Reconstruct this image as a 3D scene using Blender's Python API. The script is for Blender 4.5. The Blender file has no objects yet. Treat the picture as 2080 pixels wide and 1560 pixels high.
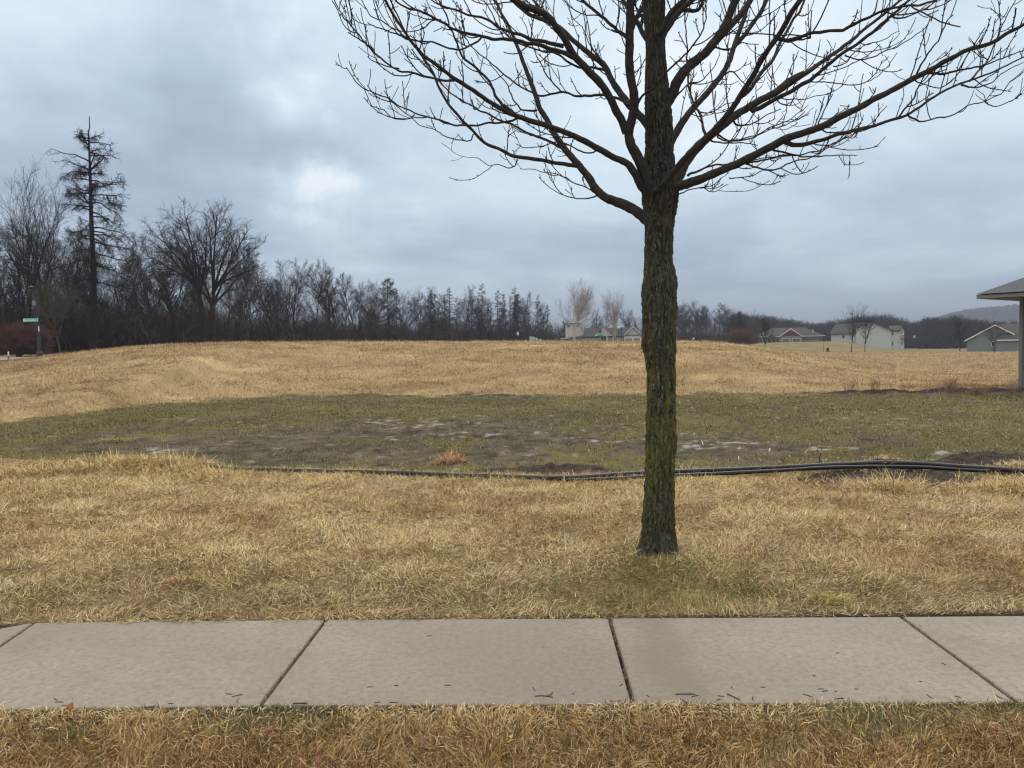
import bpy, math, random
import numpy as np
from mathutils import Matrix, Vector

# ------------------------------------------------------------------ camera, world, sun, exposure
S = bpy.context.scene
COL = S.collection
F = 1562.0                       # focal length in photo pixels (2080 x 1560)
CAMH = 1.7
PITCH, ROLL = math.radians(2.545), math.radians(-0.8)
cam_d = bpy.data.cameras.new("camera")
cam = bpy.data.objects.new("camera", cam_d)
COL.objects.link(cam)
cam_d.sensor_width = 36.0
cam_d.lens = 36.0 * F / 2080.0
cam_d.clip_start, cam_d.clip_end = 0.05, 9000.0
RM = Matrix.Rotation(math.pi / 2 - PITCH, 3, 'X') @ Matrix.Rotation(ROLL, 3, 'Z')
cam.matrix_world = Matrix.Translation((0, 0, CAMH)) @ RM.to_4x4()
S.camera = cam
Rn = np.array(RM)
CP = np.array([0, 0, CAMH])

SUN_EL, SUN_AZ = math.radians(48), math.radians(20)
world = bpy.data.worlds.new("World")
S.world = world
world.use_nodes = True


def build_world():
    nt = world.node_tree
    nt.nodes.clear()
    N, Lk = nt.nodes.new, nt.links.new
    out = N('ShaderNodeOutputWorld')
    bg = N('ShaderNodeBackground')
    bg.inputs['Strength'].default_value = 1.0
    Lk(bg.outputs[0], out.inputs[0])
    sky = N('ShaderNodeTexSky')
    sky.sky_type = 'NISHITA'
    sky.sun_disc = False
    sky.sun_elevation = SUN_EL
    sky.sun_rotation = SUN_AZ
    tc = N('ShaderNodeTexCoord')
    sep = N('ShaderNodeSeparateXYZ')
    Lk(tc.outputs['Generated'], sep.inputs[0])

    def m(op, a, b=None, clamp=False):
        n = N('ShaderNodeMath')
        n.operation = op
        n.use_clamp = clamp
        for i, v in enumerate((a, b)):
            if v is None:
                continue
            if isinstance(v, (int, float)):
                n.inputs[i].default_value = v
            else:
                Lk(v, n.inputs[i])
        return n.outputs[0]
    zc = m('MAXIMUM', sep.outputs['Z'], 0.0)
    den = m('ADD', zc, 0.16)
    px = m('DIVIDE', sep.outputs['X'], den)
    py = m('DIVIDE', sep.outputs['Y'], den)
    comb = N('ShaderNodeCombineXYZ')
    Lk(px, comb.inputs[0])
    Lk(py, comb.inputs[1])

    def noise(vec, scale, detail, rough, w=0.0, dist=0.0):
        n = N('ShaderNodeTexNoise')
        n.noise_dimensions = '4D'
        n.inputs['Scale'].default_value = scale
        n.inputs['Detail'].default_value = detail
        n.inputs['Roughness'].default_value = rough
        n.inputs['W'].default_value = w
        n.inputs['Distortion'].default_value = dist
        Lk(vec, n.inputs['Vector'])
        return n.outputs['Fac']
    big = noise(comb.outputs[0], 0.8, 7, 0.50, 3.3, 0.5)
    # warped direction for the placed light and dark cloud areas
    nz = N('ShaderNodeTexNoise')
    nz.inputs['Scale'].default_value = 3.6
    nz.inputs['Detail'].default_value = 8
    nz.inputs['Roughness'].default_value = 0.56
    Lk(tc.outputs['Generated'], nz.inputs['Vector'])
    vm = N('ShaderNodeVectorMath')
    vm.operation = 'SUBTRACT'
    Lk(nz.outputs['Color'], vm.inputs[0])
    vm.inputs[1].default_value = (0.5, 0.5, 0.5)
    vs = N('ShaderNodeVectorMath')
    vs.operation = 'SCALE'
    Lk(vm.outputs[0], vs.inputs[0])
    vs.inputs['Scale'].default_value = 0.54
    va = N('ShaderNodeVectorMath')
    va.operation = 'ADD'
    Lk(tc.outputs['Generated'], va.inputs[0])
    Lk(vs.outputs[0], va.inputs[1])
    fine = noise(comb.outputs[0], 3.1, 8, 0.6, 8.1, 0.2)
    total = m('ADD', m('MULTIPLY', m('SUBTRACT', big, 0.5), 1.45), m('MULTIPLY', m('SUBTRACT', fine, 0.5), 0.42))
    # photo px, radius px, gain
    for (qx, qy, rad, g) in [(560, 50, 100, .26), (600, 175, 90, .26), (622, 396, 50, .46), (540, 405, 55, .20), (690, 430, 50, .24), (760, 430, 110, .16), (980, 470, 150, .14),
                             (1400, 90, 260, .36), (1700, 150, 220, .16), (60, 200, 130, .12), (40, 60, 120, .06), (330, 60, 130, -.16), (800, 250, 120, -.06),
                             (430, 330, 120, -.12), (620, 290, 70, -.14), (930, 400, 110, -.10), (330, 180, 120, -.10), (120, 330, 160, -.04), (1600, 450, 260, -.05)]:
        d = ray(qx, qy)
        dp = N('ShaderNodeVectorMath')
        dp.operation = 'DISTANCE'
        Lk(va.outputs[0], dp.inputs[0])
        dp.inputs[1].default_value = tuple(d)
        t = m('DIVIDE', dp.outputs['Value'], rad / F * 1.3)
        e = m('POWER', 2.718, m('MULTIPLY', m('MULTIPLY', t, t), -1.0))
        total = m('ADD', total, m('MULTIPLY', e, g))
    fac = m('ADD', total, 0.50, clamp=True)
    ramp = N('ShaderNodeValToRGB')
    r = ramp.color_ramp
    r.elements[0].position, r.elements[0].color = 0.0, (.31, .385, .475, 1)
    r.elements[1].position, r.elements[1].color = 1.0, (.92, 1.0, 1.06, 1)
    for p, c in ((.33, (.44, .545, .69)), (.55, (.565, .69, .82)), (.78, (.72, .86, .97))):
        e = r.elements.new(p)
        e.color = (*c, 1)
    Lk(fac, ramp.inputs[0])
    # horizon band: even grey blue
    hz = m('SUBTRACT', 1.0, m('DIVIDE', zc, 0.11), clamp=True)
    mh = N('ShaderNodeMixRGB')
    Lk(m('MULTIPLY', hz, .75), mh.inputs[0])
    Lk(ramp.outputs[0], mh.inputs[1])
    mh.inputs[2].default_value = (.47, .57, .745, 1)
    # the overcast dome is brighter towards the zenith
    up = N('ShaderNodeMapRange')
    up.interpolation_type = 'SMOOTHSTEP'
    Lk(zc, up.inputs['Value'])
    up.inputs['From Min'].default_value, up.inputs['From Max'].default_value = 0.42, 0.95
    up.inputs['To Min'].default_value, up.inputs['To Max'].default_value = 1.0, ZEN
    wz = N('ShaderNodeMixRGB')      # thick cloud overhead is neutral white
    wm = N('ShaderNodeMapRange')
    Lk(zc, wm.inputs['Value'])
    wm.inputs['From Min'].default_value, wm.inputs['From Max'].default_value = 0.42, 0.80
    Lk(wm.outputs[0], wz.inputs[0])
    Lk(mh.outputs[0], wz.inputs[1])
    wz.inputs[2].default_value = (.66, .60, .515, 1)
    sc = N('ShaderNodeVectorMath')
    sc.operation = 'SCALE'
    Lk(wz.outputs[0], sc.inputs[0])
    Lk(up.outputs[0], sc.inputs['Scale'])
    sk = N('ShaderNodeVectorMath')
    sk.operation = 'SCALE'
    Lk(sky.outputs[0], sk.inputs[0])
    sk.inputs['Scale'].default_value = 0.06
    mix = N('ShaderNodeMixRGB')
    mix.inputs[0].default_value = 0.94
    Lk(sk.outputs[0], mix.inputs[1])
    Lk(sc.outputs[0], mix.inputs[2])
    Lk(mix.outputs[0], bg.inputs['Color'])


def ray(px, py):
    d = Rn @ np.array([(px - 1040) / F, -(py - 780) / F, -1.0])
    return d / np.linalg.norm(d)


ZEN = 3.2
build_world()
sun_d = bpy.data.lights.new("sun", 'SUN')
sun_d.energy = 1.1
sun_d.angle = math.radians(25)
sun_d.color = (1, .95, .87)
sun = bpy.data.objects.new("sun", sun_d)
COL.objects.link(sun)
sun.rotation_euler = (math.pi / 2 - SUN_EL, 0, -SUN_AZ + math.pi)
sun.location = (0, -5, 30)
S.view_settings.view_transform = 'Standard'
S.view_settings.look = 'None'
S.view_settings.exposure = 0.12
S.view_settings.gamma = 1.0
S.render.engine = 'CYCLES'
S.cycles.max_bounces = 5
S.cycles.diffuse_bounces = 3
S.cycles.glossy_bounces = 2
S.cycles.transparent_max_bounces = 8
S.cycles.volume_bounces = 0
S.cycles.use_denoising = True
S.cycles.use_adaptive_sampling = False
S.cycles.pixel_filter_type = 'BLACKMAN_HARRIS'
S.cycles.filter_width = 1.25

# ------------------------------------------------------------------ helpers
rng = np.random.default_rng(11)
random.seed(5)


def P(px, py, D):
    """world point on the photo ray at depth y = D"""
    d = Rn @ np.array([(px - 1040) / F, -(py - 780) / F, -1.0])
    return CP + d * (D / d[1])


def PA(a, D):
    """vectorised: a (N,2) photo pixels, D (N,) depths"""
    a = np.asarray(a, float)
    l = np.stack([(a[:, 0] - 1040) / F, -(a[:, 1] - 780) / F, -np.ones(len(a))], 1) @ Rn.T
    return CP + l * (np.asarray(D) / l[:, 1])[:, None]


def G(px, py, z=0.0):
    d = Rn @ np.array([(px - 1040) / F, -(py - 780) / F, -1.0])
    return CP + d * ((z - CAMH) / d[2])


def proj(X, Y, Z):
    q = np.stack([X, Y, Z - CAMH], -1) @ Rn
    w = np.minimum(q[..., 2], -0.05)
    return 1040 + F * q[..., 0] / -w, 780 - F * q[..., 1] / -w


def sstep(a, b, x):
    t = np.clip((x - a) / (b - a), 0, 1)
    return t * t * (3 - 2 * t)


def _hash(ix, iy, seed):
    h = (ix.astype(np.int64) * 374761393 + iy.astype(np.int64) * 668265263 + seed * 974634727) & 0xffffffff
    h = ((h ^ (h >> 13)) * 1274126177) & 0xffffffff
    h = h ^ (h >> 16)
    return (h & 0xffffff) / float(0xffffff)


def vnoise(x, y, seed=0):
    ix, iy = np.floor(x), np.floor(y)
    fx, fy = x - ix, y - iy
    fx, fy = fx * fx * (3 - 2 * fx), fy * fy * (3 - 2 * fy)
    a, b = _hash(ix, iy, seed), _hash(ix + 1, iy, seed)
    c, d = _hash(ix, iy + 1, seed), _hash(ix + 1, iy + 1, seed)
    return (a * (1 - fx) + b * fx) * (1 - fy) + (c * (1 - fx) + d * fx) * fy


def fbm(x, y, seed=0, o=4):
    x, y = np.asarray(x, float), np.asarray(y, float)
    s, a, t = 0, .5, 0
    for i in range(o):
        s = s + a * vnoise(x * 2 ** i + 17.3 * i, y * 2 ** i - 9.1 * i, seed + i)
        t += a
        a *= .5
    return s / t


def tag(o, label=None, cat=None, group=None, kind=None):
    if label:
        o['label'] = label
    if cat:
        o['category'] = cat
    if group:
        o['group'] = group
    if kind:
        o['kind'] = kind
    return o


def mesh_from(name, verts, tris=None, quads=None, mat=None, parent=None, col=None, smooth=False):
    """fast mesh builder from numpy arrays"""
    me = bpy.data.meshes.new(name)
    verts = np.ascontiguousarray(verts, dtype=np.float32)
    nt = 0 if tris is None else len(tris)
    nq = 0 if quads is None else len(quads)
    me.vertices.add(len(verts))
    me.vertices.foreach_set('co', verts.ravel())
    idx, st = [], []
    if nt:
        idx.append(np.asarray(tris, np.int32).ravel())
        st.append(np.arange(nt, dtype=np.int32) * 3)
    if nq:
        idx.append(np.asarray(quads, np.int32).ravel())
        st.append(nt * 3 + np.arange(nq, dtype=np.int32) * 4)
    idx = np.concatenate(idx)
    st = np.concatenate(st)
    me.loops.add(len(idx))
    me.loops.foreach_set('vertex_index', idx)
    me.polygons.add(nt + nq)
    me.polygons.foreach_set('loop_start', st)
    if smooth:
        me.polygons.foreach_set('use_smooth', np.ones(nt + nq, bool))
    me.update(calc_edges=True)
    if col is not None:
        at = me.attributes.new('col', 'FLOAT_COLOR', 'POINT')
        c = np.ones((len(verts), 4), np.float32)
        c[:, :col.shape[1]] = col
        at.data.foreach_set('color', c.ravel())
    o = bpy.data.objects.new(name, me)
    COL.objects.link(o)
    if mat:
        me.materials.append(mat)
    if parent:
        o.parent = parent
    return o


def empty(name, loc, rz=0.0):
    o = bpy.data.objects.new(name, None)
    o.empty_display_size = .2
    COL.objects.link(o)
    o.location = loc
    o.rotation_euler = (0, 0, rz)
    return o


def dup(root, loc, rz=0.0, sc=(1, 1, 1), label=None, group=None):
    def cp(o, par):
        c = o.copy()
        COL.objects.link(c)
        c.parent = par
        for ch in list(kids.get(o, ())):
            cp(ch, c)
        return c
    kids = {}
    stack = [root]
    while stack:
        o = stack.pop()
        kids[o] = list(o.children)
        stack += kids[o]
    r = cp(root, None)
    r.location, r.rotation_euler, r.scale = loc, (0, 0, rz), sc
    if label:
        r['label'] = label
    if group:
        r['group'] = group
    return r


class Acc:
    """collects polygons for one mesh"""

    def __init__(self):
        self.v, self.f = [], []

    def add(self, vs, fs):
        o = len(self.v)
        self.v += [tuple(map(float, q)) for q in vs]
        self.f += [tuple(o + i for i in f) for f in fs]

    def box(self, x0, x1, y0, y1, z0, z1):
        self.add([(x0, y0, z0), (x1, y0, z0), (x1, y1, z0), (x0, y1, z0), (x0, y0, z1), (x1, y0, z1), (x1, y1, z1), (x0, y1, z1)],
                 [(0, 3, 2, 1), (4, 5, 6, 7), (0, 1, 5, 4), (1, 2, 6, 5), (2, 3, 7, 6), (3, 0, 4, 7)])

    def slab(self, quad, t):
        """thick sheet under a quad of 3 or 4 points"""
        q = [Vector(p) for p in quad]
        n = (q[1] - q[0]).cross(q[2] - q[0]).normalized()
        if n.z < 0:
            q.reverse()
            n = -n
        k = len(q)
        self.add(q + [p - n * t for p in q], [tuple(range(k)), tuple(range(2 * k - 1, k - 1, -1))] + [(i, k + i, k + (i + 1) % k, (i + 1) % k) for i in range(k)])

    def prism(self, poly, y0, y1):
        """polygon in x,z extruded along y"""
        k = len(poly)
        self.add([(x, y0, z) for x, z in poly] + [(x, y1, z) for x, z in poly],
                 [tuple(range(k)), tuple(range(2 * k - 1, k - 1, -1))] + [(i, k + i, k + (i + 1) % k, (i + 1) % k) for i in range(k)])

    def lathe(self, prof, n=16, c=(0, 0)):
        vs, fs = [], []
        for r, z in prof:
            for i in range(n):
                a = 2 * math.pi * i / n
                vs.append((c[0] + r * math.cos(a), c[1] + r * math.sin(a), z))
        for k in range(len(prof) - 1):
            for i in range(n):
                j = (i + 1) % n
                fs.append((k * n + i, k * n + j, (k + 1) * n + j, (k + 1) * n + i))
        fs.append(tuple(range(n - 1, -1, -1)))
        fs.append(tuple((len(prof) - 1) * n + i for i in range(n)))
        self.add(vs, fs)

    def build(self, name, mat, parent=None, bevel=0.0):
        me = bpy.data.meshes.new(name)
        me.from_pydata(self.v, [], self.f)
        me.materials.append(mat)
        me.update()
        o = bpy.data.objects.new(name, me)
        COL.objects.link(o)
        if parent:
            o.parent = parent
        if bevel:
            b = o.modifiers.new('bevel', 'BEVEL')
            b.width, b.segments = bevel, 2
        return o


def tubes(Pts, R, S_=3, cap=True):
    """many polylines at once: Pts (N,K,3), R (N,K) -> verts, quads, tris"""
    N_, K, _ = Pts.shape
    T = np.gradient(Pts, axis=1)
    T /= np.linalg.norm(T, axis=2, keepdims=True) + 1e-9
    ref = np.where(np.abs(T[:, :1, 2:3]) > .8, np.array([1., 0, 0]), np.array([0, 0, 1.]))
    ref = np.broadcast_to(ref, T.shape)
    A = np.cross(T, ref)
    A /= np.linalg.norm(A, axis=2, keepdims=True) + 1e-9
    B = np.cross(T, A)
    ang = np.arange(S_) * 2 * math.pi / S_
    V = Pts[:, :, None] + R[:, :, None, None] * (A[:, :, None] * np.cos(ang)[None, None, :, None] + B[:, :, None] * np.sin(ang)[None, None, :, None])
    n, k, s = np.meshgrid(np.arange(N_), np.arange(K - 1), np.arange(S_), indexing='ij')
    s2 = (s + 1) % S_
    b = n * K * S_
    Q = np.stack([b + k * S_ + s, b + (k + 1) * S_ + s, b + (k + 1) * S_ + s2, b + k * S_ + s2], -1).reshape(-1, 4)
    return V.reshape(-1, 3), Q


class TubeAcc:
    def __init__(self):
        self.v, self.q, self.n = [], [], 0

    def add(self, Pts, R, sides=3):
        if len(Pts) == 0:
            return
        v, q = tubes(np.asarray(Pts, float), np.asarray(R, float), sides)
        self.v.append(v)
        self.q.append(q + self.n)
        self.n += len(v)

    def build(self, name, mat, parent=None, smooth=True):
        return mesh_from(name, np.concatenate(self.v), quads=np.concatenate(self.q), mat=mat, parent=parent, smooth=smooth)


def grow(rg, Pp, Rp, n, t0, t1, ang, angsd, length, up, wig, K, r0, r1, tpow=1.0, flat=0.0):
    """n children on every parent polyline. length: f(t, parent_len) -> len. returns pts, radii"""
    N_, Kp, _ = Pp.shape
    t = t0 + (t1 - t0) * ((np.arange(n)[None] + rg.random((N_, n))) / n) ** tpow
    seg = np.linalg.norm(np.diff(Pp, axis=1), axis=2)
    Lp = seg.sum(1)
    f = t * (Kp - 1)
    i = np.clip(f.astype(int), 0, Kp - 2)
    w = (f - i)[..., None]
    ar = np.arange(N_)[:, None]
    base = Pp[ar, i] * (1 - w) + Pp[ar, i + 1] * w
    rb = Rp[ar, i] * (1 - w[..., 0]) + Rp[ar, i + 1] * w[..., 0]
    T = Pp[ar, i + 1] - Pp[ar, i]
    T /= np.linalg.norm(T, axis=-1, keepdims=True) + 1e-9
    rv = rg.normal(size=T.shape)
    rv[..., 2] *= (1 - flat)
    pe = rv - T * (rv * T).sum(-1, keepdims=True)
    pe /= np.linalg.norm(pe, axis=-1, keepdims=True) + 1e-9
    a = np.radians(ang + angsd * rg.normal(size=t.shape))[..., None]
    d = T * np.cos(a) + pe * np.sin(a)
    L = length(t, Lp[:, None]) * (0.75 + .5 * rg.random(t.shape))
    M_ = N_ * n
    d, base, L, rb = d.reshape(M_, 3), base.reshape(M_, 3), L.reshape(M_), rb.reshape(M_)
    out = np.zeros((M_, K, 3))
    out[:, 0] = base
    p = base.copy()
    for k in range(1, K):
        d = d + rg.normal(size=d.shape) * wig
        d[:, 2] += up
        d /= np.linalg.norm(d, axis=1, keepdims=True) + 1e-9
        p = p + d * (L / (K - 1))[:, None]
        out[:, k] = p
    rs = np.minimum(rb * .8, r0) if np.isscalar(r0) else np.minimum(rb * .8, r0.reshape(M_))
    rr = rs[:, None] + (np.minimum(r1, rs)[:, None] - rs[:, None]) * (np.linspace(0, 1, K)[None] ** .8)
    return out, rr


# ------------------------------------------------------------------ materials
def mat(name, base=(.5, .5, .5), rough=.8, spec=.3, var=None, scale=5., detail=4., bump=0., bscale=None, attr=False, stretch=None, metal=0.0, objvar=0.0, rnd=.6):
    m = bpy.data.materials.new(name)
    m.use_nodes = True
    nt = m.node_tree
    b = nt.nodes['Principled BSDF']
    b.inputs['Roughness'].default_value = rough
    b.inputs['Specular IOR Level'].default_value = spec
    b.inputs['Metallic'].default_value = metal
    b.inputs['Base Color'].default_value = (*base, 1)
    N, Lk = nt.nodes.new, nt.links.new
    src = None
    if attr:
        a = N('ShaderNodeAttribute')
        a.attribute_name = 'col'
        src = a.outputs['Color']
    tc = None
    if var or bump:
        tc = N('ShaderNodeTexCoord').outputs['Object']
        if stretch:
            mp = N('ShaderNodeMapping')
            mp.inputs['Scale'].default_value = stretch
            Lk(tc, mp.inputs[0])
            tc = mp.outputs[0]
    if var:
        n = N('ShaderNodeTexNoise')
        n.inputs['Scale'].default_value = scale
        n.inputs['Detail'].default_value = detail
        n.inputs['Roughness'].default_value = rnd
        Lk(tc, n.inputs['Vector'])
        mr = N('ShaderNodeMapRange')
        mr.inputs['From Min'].default_value, mr.inputs['From Max'].default_value = .3, .7
        Lk(n.outputs['Fac'], mr.inputs['Value'])
        mx = N('ShaderNodeMixRGB')
        Lk(mr.outputs[0], mx.inputs[0])
        if src is not None:
            mx.blend_type = 'MULTIPLY'
            Lk(src, mx.inputs[1])
            mx.inputs[2].default_value = (*var, 1)
        else:
            mx.inputs[1].default_value = (*base, 1)
            mx.inputs[2].default_value = (*var, 1)
        src = mx.outputs[0]
    if objvar:
        oi = N('ShaderNodeObjectInfo')
        h = N('ShaderNodeMapRange')
        h.inputs['To Min'].default_value, h.inputs['To Max'].default_value = 1 - objvar, 1 + objvar
        Lk(oi.outputs['Random'], h.inputs['Value'])
        v = N('ShaderNodeVectorMath')
        v.operation = 'SCALE'
        if src is not None:
            Lk(src, v.inputs[0])
        else:
            v.inputs[0].default_value = base
        Lk(h.outputs[0], v.inputs['Scale'])
        src = v.outputs[0]
    if src is not None:
        Lk(src, b.inputs['Base Color'])
    if bump:
        n = N('ShaderNodeTexNoise')
        n.inputs['Scale'].default_value = bscale or scale * 4
        n.inputs['Detail'].default_value = 5
        Lk(tc, n.inputs['Vector'])
        bp = N('ShaderNodeBump')
        bp.inputs['Strength'].default_value = .8
        bp.inputs['Distance'].default_value = bump
        Lk(n.outputs['Fac'], bp.inputs['Height'])
        Lk(bp.outputs[0], b.inputs['Normal'])
    return m


M = {}
M['grass'] = mat('dry_grass', attr=True, rough=.75, spec=.25)
M['wood_bark'] = mat('wood_bark', (.048, .041, .039), .95, .1, var=(.020, .017, .017), scale=1.5, objvar=.6)
M['wood_twig'] = mat('wood_twig', (.034, .026, .025), .95, .1, var=(.020, .016, .016), scale=.8, objvar=.35)
M['birch_bark'] = mat('birch_bark', (.62, .60, .57), .8, .2, var=(.30, .28, .27), scale=2.2)
M['birch_twig'] = mat('birch_twig', (.34, .32, .32), .9, .1, var=(.22, .205, .205), scale=1)
M['yard_bark'] = mat('yard_bark', (.065, .055, .05), .95, .1, var=(.04, .034, .03), scale=2)
M['moss_bark'] = mat('moss_bark', (.085, .085, .035), .95, .1, var=(.06, .05, .04), scale=2)
M['tan_twig'] = mat('tan_twig', (.10, .085, .06), .95, .1, var=(.06, .05, .04), scale=1)
M['red_brush'] = mat('red_brush', (.19, .10, .075), .95, .1, var=(.10, .058, .048), scale=1.2)
M['needle'] = mat('needle', (.022, .032, .02), .9, .1, var=(.035, .032, .022), scale=1.5)
M['brush'] = mat('brush', attr=True, rough=.95, spec=.1)
M['far_wood'] = mat('far_wood', (.060, .048, .048), .95, .1, var=(.035, .03, .032), scale=.2)


# ------------------------------------------------------------------ terrain
def polyG(pts, z=0.0):
    q = np.array([G(a, b, z)[:2] for a, b in pts])
    return q[np.argsort(q[:, 0])]


pipe_px = [(-500, 943), (0, 945), (300, 950), (480, 955), (700, 960), (1000, 967), (1200, 967), (1450, 960), (1700, 948), (1850, 945), (2000, 952), (2080, 958), (2600, 975)]
PIPE = polyG(pipe_px)
edge_px = [(-700, 930), (-300, 892), (0, 857), (150, 839), (250, 826), (400, 815), (560, 806), (800, 803), (1040, 804), (1400, 800), (1700, 800), (2080, 797), (2600, 795)]
EDGE = polyG(edge_px)


def pipeY(X):
    return np.interp(X, PIPE[:, 0], PIPE[:, 1])


def edgeY(X):
    return np.interp(X, EDGE[:, 0], EDGE[:, 1])


YC = 50.0
crest_px = [(-900, 790), (-300, 758), (0, 740), (60, 729.5), (150, 717.5), (240, 709), (330, 701), (450, 697.5), (700, 696), (1000, 695), (1300, 694.5),
            (1420, 694), (1465, 695), (1500, 699), (1535, 705), (1570, 711), (1620, 719), (1680, 728), (1750, 738), (1820, 745)]
cq = np.array([P(a, b, YC) for a, b in crest_px])
CX = np.linspace(cq[0, 0], cq[-1, 0], 400)
CZ = np.interp(CX, cq[:, 0], np.maximum(cq[:, 2], 0.0))
CZ = np.convolve(np.pad(CZ, 20, mode='edge'), np.hanning(43)[1:-1] / np.hanning(43)[1:-1].sum(), 'valid')


def crest(X, Y):
    q = X * YC / np.clip(Y, 15., 75.)
    z = np.interp(q, CX, CZ)
    return np.where(q > CX[-1], 0, z)


def plateau(X, Y):
    a = X / np.maximum(Y, 1)
    rf = sstep(.265, .36, a)
    far = 2.9 * sstep(165, 235, Y) * (1 - sstep(.42, .50, a))
    return 1.55 * (1 - rf) + .5 * sstep(60, 85, Y) * (1 - rf) + rf * far


def H0(X, Y):
    X, Y = np.asarray(X, float), np.asarray(Y, float)
    e = np.maximum(edgeY(X), 18.)
    t = np.clip((Y - e) / (YC - e), 0, 1)
    cr = crest(X, Y)
    face = cr * np.sin(t * math.pi / 2) ** 1.25
    h = np.where(Y < YC, face, cr + (plateau(X, Y) - cr) * sstep(YC, YC + 12, Y))
    # field bumps
    fz = sstep(0, 3, Y - e)
    h = h + fz * (fbm(X * .35, Y * .35, 3) - .5) * .12 * (1 - sstep(60, 90, Y)) + fz * (fbm(X * 1.3, Y * 1.3, 9) - .5) * .13 * (1 - sstep(60, 80, Y))
    # mud and wet lawn bumps
    py = pipeY(X)
    wz = sstep(-.3, .6, Y - py) * (1 - sstep(-.5, .5, Y - e))
    h = h + wz * ((fbm(X * .8, Y * .8, 21) - .5) * .10 + (fbm(X * 3.2, Y * 3.2, 31, 3) - .5) * .08 + (fbm(X * 7.5, Y * 7.5, 35, 2) - .5) * .05 - .02)
    # dirt lip along the far edge of the wet lawn, mostly on the right
    px_, _ = proj(X, Y, np.zeros_like(X))
    lip = np.exp(-((Y - e + .3) / .5) ** 2) * (sstep(1560, 1800, px_) * .26 + .06 + .12 * np.exp(-((px_ - 1000) / 90) ** 2))
    h = h + lip * fbm(X * 1.6, Y * 1.6, 77)
    # lawn
    lz = 1 - sstep(-.4, .2, Y - py)
    h = h + lz * sstep(5., 5.6, Y) * ((fbm(X * .9, Y * .9, 41) - .5) * .07 + (fbm(X * 4, Y * 4, 43, 2) - .5) * .03)
    # straw ridge just before the pipe: high at left, low in the middle, humps at right
    ridge = np.exp(-((Y - py + .28) / .33) ** 2)
    amp = .11 * (1 - sstep(330, 470, px_)) + .03 + .11 * np.exp(-((px_ - 1800) / 60) ** 2) + .10 * np.exp(-((px_ - 2065) / 60) ** 2)
    h = h + ridge * amp * (.6 + .8 * fbm(X * 1.8, Y * 1.8, 51))
    # root flare mound round the maple
    d2 = (X - TREE[0]) ** 2 + (Y - TREE[1]) ** 2
    h = h + .05 * np.exp(-d2 / .35)
    # shallow bed under the pavement
    w0 = np.interp(X, [wl0[0], wl1[0]], [wl0[1], wl1[1]])
    w1 = np.interp(X, [wf0[0], wf1[0]], [wf0[1], wf1[1]])
    h = h + .026 * np.exp(-((Y - w0) / .30) ** 2) * (Y < w0 + .06) + .020 * np.exp(-((Y - w1) / .25) ** 2) * (Y > w1 - .06)
    h = h - .07 * (sstep(w0 + .05, w0 + .10, Y) * (1 - sstep(w1 - .10, w1 - .05, Y)))
    return h


TREE = G(1337, 1133)[:2]
wl0, wl1 = G(0, 1440, .035), G(2080, 1421, .035)
wf0, wf1 = G(0, 1266, .035), G(2080, 1249, .035)
WALK0, WALK1 = (wl0[1] + wl1[1]) / 2, (wf0[1] + wf1[1]) / 2


def H(X, Y):
    return H0(X, Y)


def Hs(x, y):
    return float(H0(np.array([x]), np.array([y]))[0])


# ------------------------------------------------------------------ ground masks (albedo zones, shared by soil and grass)
def ell(px, py, cx, cy, rx, ry):
    return np.exp(-(((px - cx) / rx) ** 2 + ((py - cy) / ry) ** 2))


def mud_mask(X, Y):
    px, py = proj(X, Y, np.zeros_like(X))
    m = (ell(px, py, 560, 903, 330, 30) * 1.2 + ell(px, py, 760, 872, 330, 22) * .85 + ell(px, py, 830, 930, 260, 18) * .9 + ell(px, py, 1150, 905, 250, 28) * .95
         + ell(px, py, 1000, 862, 170, 16) * .7 + ell(px, py, 1480, 905, 240, 24) * .95 + ell(px, py, 1450, 865, 160, 12) * .7 + ell(px, py, 700, 810, 260, 5) * .55 + ell(px, py, 390, 850, 60, 5) * .4
         + ell(px, py, 1900, 925, 200, 12) * .4)
    n = fbm(X * .9, Y * .55, 61) * .55 + fbm(X * 3.5, Y * 2.4, 63, 3) * .45
    w = (Y > pipeY(X) + .15) & (Y < edgeY(X))
    return np.clip((m * .78 + .16 + (n - .5) * 3.6 - .30) * 1.5, 0, .95) * w


def puddle_mask(X, Y):
    px, py = proj(X, Y, np.zeros_like(X))
    m = (ell(px, py, 330, 911, 70, 8) * 1.0 + ell(px, py, 850, 858, 130, 9) * .9 + ell(px, py, 700, 887, 130, 6) * .75 + ell(px, py, 980, 880, 90, 6) * .8 + ell(px, py, 390, 851, 70, 4) * .8 + ell(px, py, 10, 942, 40, 5) * 1.2
         + ell(px, py, 960, 845, 60, 4) * .7 + ell(px, py, 1420, 905, 80, 12) * .95 + ell(px, py, 1560, 897, 140, 7) * .85 + ell(px, py, 1270, 920, 60, 8) * .9 + ell(px, py, 1130, 890, 150, 5) * .6
         + ell(px, py, 1640, 910, 120, 5) * .7 + ell(px, py, 1900, 917, 80, 4) * .55 + ell(px, py, 700, 806, 150, 2.5) * .5 + ell(px, py, 310, 934, 30, 3) * .8 + ell(px, py, 600, 908, 200, 10) * .45)
    n = fbm(X * 1.3, Y * 1.4, 71) * .35 + fbm(X * 6, Y * 5, 73, 3) * .65
    w = (Y > pipeY(X) + .1) & (Y < edgeY(X) - .1)
    band = ell(px, py, 1150, 885, 800, 45) * .17
    return np.clip((np.maximum(m * .66, band) + (n - .5) * 3.6 - .68) * 2.0, 0, .9) * w


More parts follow.
